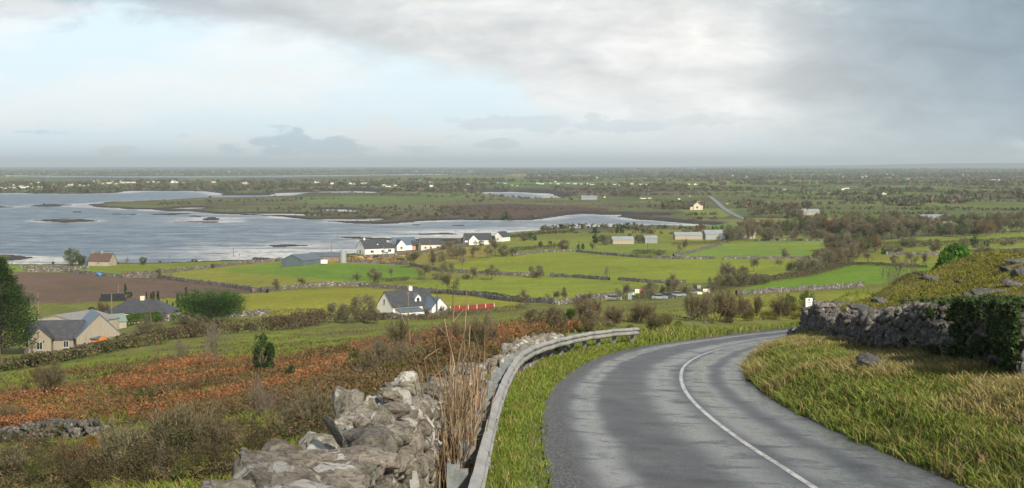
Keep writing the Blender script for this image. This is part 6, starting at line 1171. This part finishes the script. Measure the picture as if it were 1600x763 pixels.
# odd bits in the ploughed field
p = P(155, 431); v, f, c_ = stones(np.array([[0, 0, .6]]), np.array([[1.1, .9, .8]]), np.zeros((1, 3)), 2); tag(link('feed_sack', mesh('feed_sack', v, f, mat('blue_sack', (.03, .22, .55), .5), c_), loc=tuple(p)), 'bright blue sack at the top edge of the ploughed field', 'sack')
p = P(205, 428); mb = MB(); mb.box(-3.6, 3.6, -.12, .12, .7, 1.0); [mb.box(x - .08, x + .08, -.12, .12, 0, 1.1) for x in (-3.4, 0, 3.4)]; mb.box(-3.6, 3.6, -.1, .1, .2, .4); tag(mb.build('feed_barrier', m_red, loc=tuple(p)), 'low rusty red feed barrier at the top edge of the ploughed field', 'barrier')
p = P(587, 407); 
p = P(507, 414); mb = MB(); mb.box(-1.4, 1.4, -.05, .05, .6, 2.2); tag(mb.build('barn_sign', m_sw, loc=(p[0], p[1] - 1, p[2])), 'white sheet hung on the corner of the big shore barn', 'panel')
p = at(536, 612); mb = MB(); mb.cyl((0, 0, 0), (0, 0, 5.2), 1.5, n=16); mb.cyl((0, 0, 5.2), (0, 0, 6.0), 1.5, .2, n=16); tag(mb.build('feed_silo', m_tinp, loc=tuple(p)), 'pale grey feed silo at the right end of the shore barns', 'silo')

# ------------------------------------------------------------------ dead stalks beside the barrier
rs = np.random.default_rng(77); m_st = leafmat('dead_stalks', .8)
S0, S1, R0, R1 = [], [], [], []
def stalk(x, y, h, r, lx, ly, nseg=6, twig=True):
    p = np.array([x, y, float(H(x, y)) - .05]); d = np.array([lx, ly, 1.0]); d /= np.linalg.norm(d)
    for k in range(nseg):
        d = d + rs.normal(0, .05, 3); d[2] = abs(d[2]); d /= np.linalg.norm(d); q = p + d * h / nseg; S0.append(p); S1.append(q); R0.append(r * (1 - k / nseg * .6)); R1.append(r * (1 - (k + 1) / nseg * .6))
        if twig and k > 1 and rs.random() < .45:
            e = d + rs.normal(0, .6, 3); e /= np.linalg.norm(e); l_ = rs.uniform(.08, .3); S0.append(q); S1.append(q + e * l_); R0.append(r * .35); R1.append(r * .15)
        p = q
for k in range(230):
    y = rs.uniform(15.5, 22.5); x = rs.uniform(-.9, -.46) ; stalk(x, y, rs.uniform(.5, 1.5) * (1 if rs.random() < .75 else 1.35), rs.uniform(.008, .018), rs.normal(0, .14), rs.normal(0, .15))
for x, y, h, lx in [(-.98, 19.8, 2.35, -.14), (-.90, 19.9, 2.15, .02), (-.84, 20.3, 2.6, .0), (-.78, 20, 2.1, .03), (-.62, 19.5, 1.75, .16), (-1.0, 20.5, 2.3, -.03), (-.8, 19.2, 1.95, -.03), (-.72, 21, 2.5, .02)]: stalk(x, y, h, .014, lx, 0, 8)
for k in range(170): y = rs.uniform(17, 21.5); x = rs.uniform(-.9, -.5); stalk(x, y, rs.uniform(.25, .8), .005, rs.normal(0, .5), rs.normal(0, .5), 3, False)
n = len(S0); v, f, c_ = ribs((np.array(S0), np.array(S1), np.array(R0), np.array(R1)), pick([(.22, .155, .09), (.28, .20, .12), (.17, .12, .07), (.33, .26, .16), (.13, .09, .06)], n, rs), rs)
tag(link('dead_stalks', mesh('dead_stalks', v, f, m_st, c_)), 'clump of tall dead brown stalks between the near wall and the crash barrier', 'plant')
# crushed can caught in the stalks
p = (-.77, 17.6, wall_top(17.6) - .55); mb = MB(); mb.cyl((0, 0, 0), (.10, .02, .05), .05, .045, n=12); c1 = mb.build('crisp_packet', mat('red_foil', (.5, .05, .04), .4), loc=p); tag(c1, 'crumpled red and blue packet caught at the foot of the dead stalks', 'litter'); mb = MB(); mb.cyl((.02, -.015, .03), (.08, 0, .08), .052, .05, n=12); mb.build('blue_print', mat('blue_foil', (.05, .25, .5), .4), c1)

# ------------------------------------------------------------------ grass, bracken, ivy, distant hedgerows: what nobody could count
def blades(name, label, pts, h, wd, pal, lean=(0, 0), mat_=None, leanv=.35, seed=0, tone=None, curve=.5):
    rs = np.random.default_rng(seed); n = len(pts); h = h * rs.uniform(.45, 1.25, n); a = rs.uniform(0, 2 * pi, n); s_ = np.stack([np.cos(a), np.sin(a), 0 * a], 1) * (wd * rs.uniform(.6, 1.3, n))[:, None] * .5
    l_ = np.stack([rs.normal(lean[0], leanv, n), rs.normal(lean[1], leanv, n), 0 * a], 1) * h[:, None]; up = np.stack([0 * a, 0 * a, h], 1); b = pts - [0, 0, .03]
    m1 = b + up * .55 + l_ * .3; tp = b + up * (1 - curve * .25) + l_
    v = np.stack([b - s_, b + s_, m1 - s_ * .8, m1 + s_ * .8, tp], 1).reshape(-1, 3); i = np.arange(n)[:, None] * 5; f3 = np.vstack([i + [0, 1, 3], i + [0, 3, 2], i + [2, 3, 4]])
    c_ = pick(pal, n, rs, .22); 
    if tone is not None: c_ = c_ * tone[:, None]
    c_ = np.repeat(c_, 5, 0).reshape(n, 5, 3); c_[:, 4] *= 1.25; return tag(link(name, mesh(name, v, f3, mat_ or M_GRASS, c_.reshape(-1, 3))), label, None, None, 'stuff')
def world_pts(fn, x0, x1, y0, y1, n, seed, power=1.0):
    rs = np.random.default_rng(seed); y = y0 + (y1 - y0) * rs.random(n)**power; x = rs.uniform(x0, x1, n); m_ = fn(x, y); x, y = x[m_], y[m_]; return np.stack([x, y, H(x, y)], 1)
def dist_l(x, y): d, s, _ = polydist(x, y, L_EDGE); return d * s
def dist_r(x, y): d, s, _ = polydist(x, y, R_EDGE); return d * s
GV = [(.10, .17, .015), (.13, .20, .02), (.16, .19, .03), (.20, .18, .05), (.08, .13, .015)]; STR = [(.28, .245, .10), (.34, .29, .14), (.22, .20, .06)]
def wob_(x, y): return (fbm(x / .7, y / .7, 15) - .5) * .5
# left verge
q = world_pts(lambda x, y: (dist_l(x, y) < .05 + wob_(x, y) * .45) & (dist_l(x, y) > -2.6 - y * .03), -1.3, 12, 3, 68, 420000, 31, 1.7)
blades('verge_grass', 'short bright green grass on the verge between road and crash barrier', q, .08 + q[:, 1] * .0018, .006 + q[:, 1] * .00055, GV + [(.22, .2, .06)], tone=.65 + .7 * fbm(q[:, 0] / .5, q[:, 1] / .5, 3), seed=1)
q = world_pts(lambda x, y: (dist_l(x, y) < -.5) & (dist_l(x, y) > -2.6 - y * .03) & (fbm(x / .8, y / 1.6, 19) > .56), -1.2, 12, 8, 66, 60000, 32, 1.5)
blades('verge_tufts', 'taller yellowing tufts along the foot of the crash barrier', q, .22 + q[:, 1] * .002, .006 + q[:, 1] * .0005, GV + STR, seed=2, leanv=.5)
q = world_pts(lambda x, y: (dist_l(x, y) < -.05) & (dist_l(x, y) > -6), 5, 40, 56, 104, 60000, 33); blades('far_verge_grass', 'yellow-green grass on the verge past the barrier end', q, .4, .05, GV + STR[:1], seed=3, tone=.7 + .6 * fbm(q[:, 0] / 2, q[:, 1] / 2, 3))
# right bank of long grass
def bankf(x, y):
    d = dist_r(x, y); return (d > .05 - wob_(x, y) * .6) & (d < 40) & (x < ray(1680, 400)[0] * y + 1) & (y > 8)
wl_d = lambda x, y: polydist(x, y, RWl)
q = world_pts(lambda x, y: bankf(x, y) & ((wl_d(x, y)[1] > 0) | (wl_d(x, y)[0] < .2)), 5, 34, 14, 78, 900000, 34, 1.15)
pn = fbm(q[:, 0] / 1.1, q[:, 1] / 1.1, 5); pn2 = fbm(q[:, 0] / .35, q[:, 1] / .35, 6); dr_ = dist_r(q[:, 0], q[:, 1])
st_ = (fbm(q[:, 0] / 2.1, q[:, 1] / 2.1, 9) + smooth(.3, 2.5, dr_) * .10 + .10 * (pn2 - .5) > .56)
for m_, pal_, nm_, lb_, sd, hh_ in ((st_, STR + STR + [(.17, .16, .05)], 'dry_grass', 'long straw-coloured grass on the bank right of the road', 5, .25), (~st_, [(.09, .14, .02), (.13, .18, .025), (.17, .19, .035), (.20, .18, .05), (.065, .10, .015), (.25, .21, .08)], 'bank_grass', 'long green grass tussocks on the bank right of the road', 6, .17)):
    qq = q[m_]; blades(nm_, lb_, qq, (hh_ * (.55 + .9 * pn[m_]) * (1 + .55 * smooth(1.3, .3, dr_[m_]))), .010 + qq[:, 1] * .0006, pal_, lean=(-.15, -.08), leanv=.5, seed=sd, tone=((.55 + .9 * pn2) * (.62 + .38 * smooth(.1, 1.0, dr_ + .4 * pn)))[m_] if False else (.55 + .9 * pn2)[m_])
# upland turf above the dark wall
q = world_pts(lambda x, y: bankf(x, y) & (wl_d(x, y)[1] < 0) & (wl_d(x, y)[0] > .3) & (dist_r(x, y) > 1), 8, 60, 24, 135, 420000, 35, 1.1)
q = q[fbm(q[:, 0] / 3, q[:, 1] / 3, 25) > .33]
blades('upland_turf', 'mossy yellow-green turf on the slope above the dark wall', q, .09 + .001 * q[:, 1], .02 + q[:, 1] * .0007, [(.17, .20, .02), (.21, .22, .03), (.12, .15, .02), (.20, .18, .05), (.13, .12, .04)], seed=7, tone=.6 + .8 * fbm(q[:, 0] / 1.8, q[:, 1] / 1.2, 26), leanv=.6)
# near slope: rough grass, brambly ground cover
def pix_pts(poly, n, seed):
    rs = np.random.default_rng(seed); a = np.array(poly); x = rs.uniform(a[:, 0].min(), a[:, 0].max(), n); y = rs.uniform(a[:, 1].min(), a[:, 1].max(), n); m_ = inpoly(x, y, poly); return Pn(x[m_], y[m_]), x[m_], y[m_]
NEARL = [(-60, 600), (200, 560), (420, 545), (600, 530), (760, 515), (900, 500), (960, 512), (800, 545), (755, 600), (700, 720), (700, 763), (560, 770), (340, 790), (-60, 790)]
q, a_, b_ = pix_pts(NEARL, 190000, 41); tn = fbm(q[:, 0] / 2, q[:, 1] / 2.5, 44); k = (b_ > 640) | (tn > .5)
q = q[k]; tn = tn[k]; blades('rough_grass', 'rough tussocky grass on the slope left of the near wall', q, .18 + q[:, 1] * .0015, .012 + q[:, 1] * .0009, GV[:4] + [(.14, .11, .05), (.18, .13, .06)], seed=8, tone=.5 + .9 * tn, leanv=.5)
BR2 = BRK; q, a_, b_ = pix_pts([(-80, 575), (950, 480), (950, 520), (700, 640), (400, 690), (-80, 720)], 420000, 42); bwt = brk_w(a_, b_, q[:, 0], q[:, 1]); q = q[(bwt * smooth(.22, .40, fbm(q[:, 0] / 3.2, q[:, 1] / 4.5, 77) - .10 * smooth(300, 120, a_) - .03) > rng.random(len(q)) * .9) & (q[:, 1] < 300)]
n = len(q); rs = np.random.default_rng(9); cl2 = fbm(q[:, 0] / 1.2, q[:, 1] / 1.8, 12); q[:, 2] += rs.random(n)**.7 * (.2 + .6 * cl2); sz_ = (.035 + q[:, 1] * .0013) * rs.uniform(.6, 1.4, n)
warm = fbm(q[:, 0] / 7, q[:, 1] / 9, 14)[:, None]; cc = pick([(.25, .10, .04), (.30, .13, .055), (.19, .08, .032), (.22, .13, .055), (.15, .085, .04)], n, rs, .3); cc2 = pick([(.14, .085, .05), (.10, .075, .035), (.12, .10, .03)], n, rs, .3); ww = smooth(.42, .58, warm); cc = (cc * ww + cc2 * (1 - ww)) * (.6 + .8 * cl2[:, None])
v, f, c_ = tris(q, sz_, cc, rs, .7, up=.3); tag(link('bracken', mesh('bracken', v, f, M_TWIG, c_)), 'rust-coloured dead bracken covering the slope below the hedge', None, None, 'stuff')
# low woody undergrowth filling the lower slope
q, a_, b_ = pix_pts([(-60, 660), (300, 655), (480, 640), (620, 600), (700, 560), (770, 540), (700, 640), (560, 700), (340, 770), (-60, 790)], 200000, 43); tn = fbm(q[:, 0] / 1.6, q[:, 1] / 1.6, 46); q = q[tn > .5]; tn = tn[tn > .5]; n = len(q); q[:, 2] += rs.random(n)**.8 * (tn - .44) * 1.5
v, f, c_ = tris(q, (.03 + q[:, 1] * .0011) * rs.uniform(.6, 1.5, n), pick(OL + [(.12, .08, .05), (.05, .06, .02), (.16, .09, .04)], n, rs, .3) * (.5 + .9 * tn)[:, None], rs, .6, up=.3); tag(link('undergrowth', mesh('undergrowth', v, f, M_TWIG, c_)), 'low brown and olive undergrowth on the slope beside the near wall', None, None, 'stuff')
# rushy tufts over the middle fields
q, a_, b_ = pix_pts([(-60, 570), (200, 555), (420, 518), (700, 495), (860, 478), (1000, 468), (1240, 460), (1240, 495), (1000, 505), (880, 500), (600, 540), (400, 560), (200, 585), (-60, 612)], 70000, 45); tn = fbm(q[:, 0] / 6, q[:, 1] / 6, 47); q = q[(tn > .5) & (q[:, 1] > 60)]
blades('rushes', 'brownish rushes and coarse tufts dotted over the middle fields', q, .28, .04 + q[:, 1] * .0004, [(.12, .10, .04), (.16, .15, .03), (.10, .12, .02), (.14, .09, .05)], seed=10, leanv=.6)
# ivy over the near end of the dark wall
rs = np.random.default_rng(51); pl = resample(RWl, .1); Ls = np.arange(len(pl)) / len(pl); i = rs.integers(int(len(pl) * .68), len(pl), 26000); u = rs.random(len(i)); keep = fbm(i / 7, u * 4 + 3, 52) + .22 * smooth(.72, .98, i / len(pl)) > .66
i = i[keep]; u = u[keep]; a = rs.uniform(-.55, .55, len(i)); nrm = np.gradient(pl, axis=0); nrm /= np.linalg.norm(nrm, axis=1)[:, None]; side = np.where(rs.random(len(i)) < .6, 1, rs.uniform(-1, 1, len(i))); off = side * (.46 + rs.random(len(i)) * .12)
pos = np.stack([pl[i, 0] + nrm[i, 1] * off, pl[i, 1] - nrm[i, 0] * off], 1); z = H(pl[i, 0], pl[i, 1]) + np.where(np.abs(side) < .95, 1.15 + rs.random(len(i)) * .15, u * 1.25)
v, f, c_ = tris(np.c_[pos, z], rs.uniform(.05, .1, len(i)), pick([(.03, .055, .018), (.045, .08, .02), (.06, .095, .03)], len(i), rs), rs, 1.3); tag(link('ivy', mesh('ivy', v, f, M_LEAF, c_)), 'dark green ivy spilling over the right end of the dark stone wall', 'ivy')
# distant hedgerows and scrub on the plain
rs = np.random.default_rng(61); pts_, hs_ = [], []
def add_line(wx0, wy0, wx1, wy1, h, step):
    L_ = math.hypot(wx1 - wx0, wy1 - wy0); n = max(2, int(L_ / step)); t_ = (np.arange(n) + rs.random(n)) / n; x = wx0 + (wx1 - wx0) * t_; y = wy0 + (wy1 - wy0) * t_
    y = y - (fbm(x / 260, y / 260, 31) - .5) * np.minimum(y * .07, 300) - x * .04; x = x - (fbm(x / 200, y / 200, 32) - .5) * 90 + 0 * y; x = x + (1000 - y) * .15 * 0 + ((y - 1000) * -.15)
    gap = fbm(x / 45, y / 45, 62); k = gap > .36; pts_.append(np.stack([x[k], y[k]], 1)); hs_.append(h * (.5 + 1.1 * fbm(x[k] / 18, y[k] / 18, 63)))
for y0, y1, xs in CELLS:
    st = 2.6 + y0 * .0016; hh = 2.6 + y0 * .0004
    X0, X1 = -y0 * .42 - 60 + (y0 - 1000) * .15, y0 * .42 + 60 + (y0 - 1000) * .15
    for a, b in zip(xs[:-1], xs[1:]):
        if b < X0 or a > X1: continue
        if rs.random() < .74: add_line(a, y0, b, y0, hh * rs.uniform(.5, 1.2), st)
        if rs.random() < .6: add_line(b, y0, b, y1, hh * rs.uniform(.5, 1.1), st * 1.5)
# scattered scrub
n = 36000; y = np.exp(rs.uniform(math.log(1150), math.log(13000), n)); x = rs.uniform(-.42, .42, n) * y; sc = fbm(x / 160, y / 160, 64); k = sc > np.where((x < 0) | (y > 4200), .50, .63); pts_.append(np.stack([x[k], y[k]], 1)); hs_.append(3.0 + 4 * rs.random(k.sum()) + y[k] * .0006)
q = np.vstack(pts_); hs_ = np.concatenate(hs_); ppx, ppy = proj(q[:, 0], q[:, 1], 0 * q[:, 0])
ok = ~water_mask(q[:, 0], q[:, 1])
for p_ in ISLES + [[(100, 316), (200, 312), (260, 330), (120, 326)]]: ok &= ~inpoly(ppx, ppy, [(x_ + (8 if x_ > p_[0][0] else -8), y_) for x_, y_ in p_])
ok = ok & (q[:, 1] > 900) & ~((ppx < 560) & (q[:, 1] < 1150)) & (ppx > -60) & (ppx < 1660)
zz = H(q[:, 0], q[:, 1]); ok &= zz > .45
hdm = inpoly(ppx, ppy, HEAD); ok &= ~(hdm & (rs.random(len(q)) < .55)); hs_ = np.where(hdm, hs_ * .45, hs_); hs_ = np.where((q[:, 1] > 3900) & (q[:, 1] < 6400) & (ppx < 820), hs_ * .22, hs_)
frd, _, _ = polydist(q[:, 0], q[:, 1], FR); ok &= frd > 14
vx, vy = proj(q[:, 0], q[:, 1], zz)
for (kx, ky, kw_) in KEEP + [(1091, 328, 16), (920, 312, 18), (1255, 336, 30), (1459, 349, 28)]: ok &= ~((np.abs(vx - kx) < kw_ * .62 + 1.0) & (vy > ky - .6) & (vy < ky + 3.2 + kw_ * .12))
q, hs_, zz = q[ok], hs_[ok], zz[ok]; n = len(q); K4 = 13; c_ = np.repeat(np.c_[q, zz], K4, 0); hh = np.repeat(hs_, K4); off = rs.normal(0, 1, (n * K4, 3)); off /= np.linalg.norm(off, axis=1)[:, None]; c_ += off * np.stack([hh * .55, hh * .5, hh * .36], 1); c_[:, 2] += hh * .36
base_c = pick([(.08, .08, .042), (.095, .085, .05), (.06, .075, .03), (.11, .09, .055), (.07, .09, .032), (.13, .11, .065)], n, rs, .25)
v, f, cc = tris(c_, hh * rs.uniform(.35, .75, n * K4), np.repeat(base_c, K4, 0) * rs.uniform(.7, 1.3, (n * K4, 1)), rs, 1.3, up=.6); tag(link('distant_hedgerows', mesh('distant_hedgerows', v, f, M_TWIG, cc)), 'hedgerows, scrub and far-off woods over the distant plain', None, None, 'stuff')
print('hedgerow clumps', n)

# ------------------------------------------------------------------ the air
mh = bpy.data.materials.new('haze'); mh.use_nodes = True; nt = mh.node_tree; nt.nodes.clear(); pv = nt.nodes.new('ShaderNodeVolumePrincipled'); ou = nt.nodes.new('ShaderNodeOutputMaterial'); nt.links.new(pv.outputs[0], ou.inputs['Volume'])
pv.inputs['Color'].default_value = (.80, .93, 1, 1); pv.inputs['Density'].default_value = 7.2e-5; pv.inputs['Anisotropy'].default_value = .1
mb = MB(); mb.box(-43000, 43000, -60, 43000, -3, 260); tag(mb.build('haze', mh), None, None, None, 'stuff')
S.cycles.volume_bounces = 0

for o_ in bpy.data.objects:
    if 'label' in o_ and len(o_['label'].split()) > 16: print('LONG', len(o_['label'].split()), o_['label'])
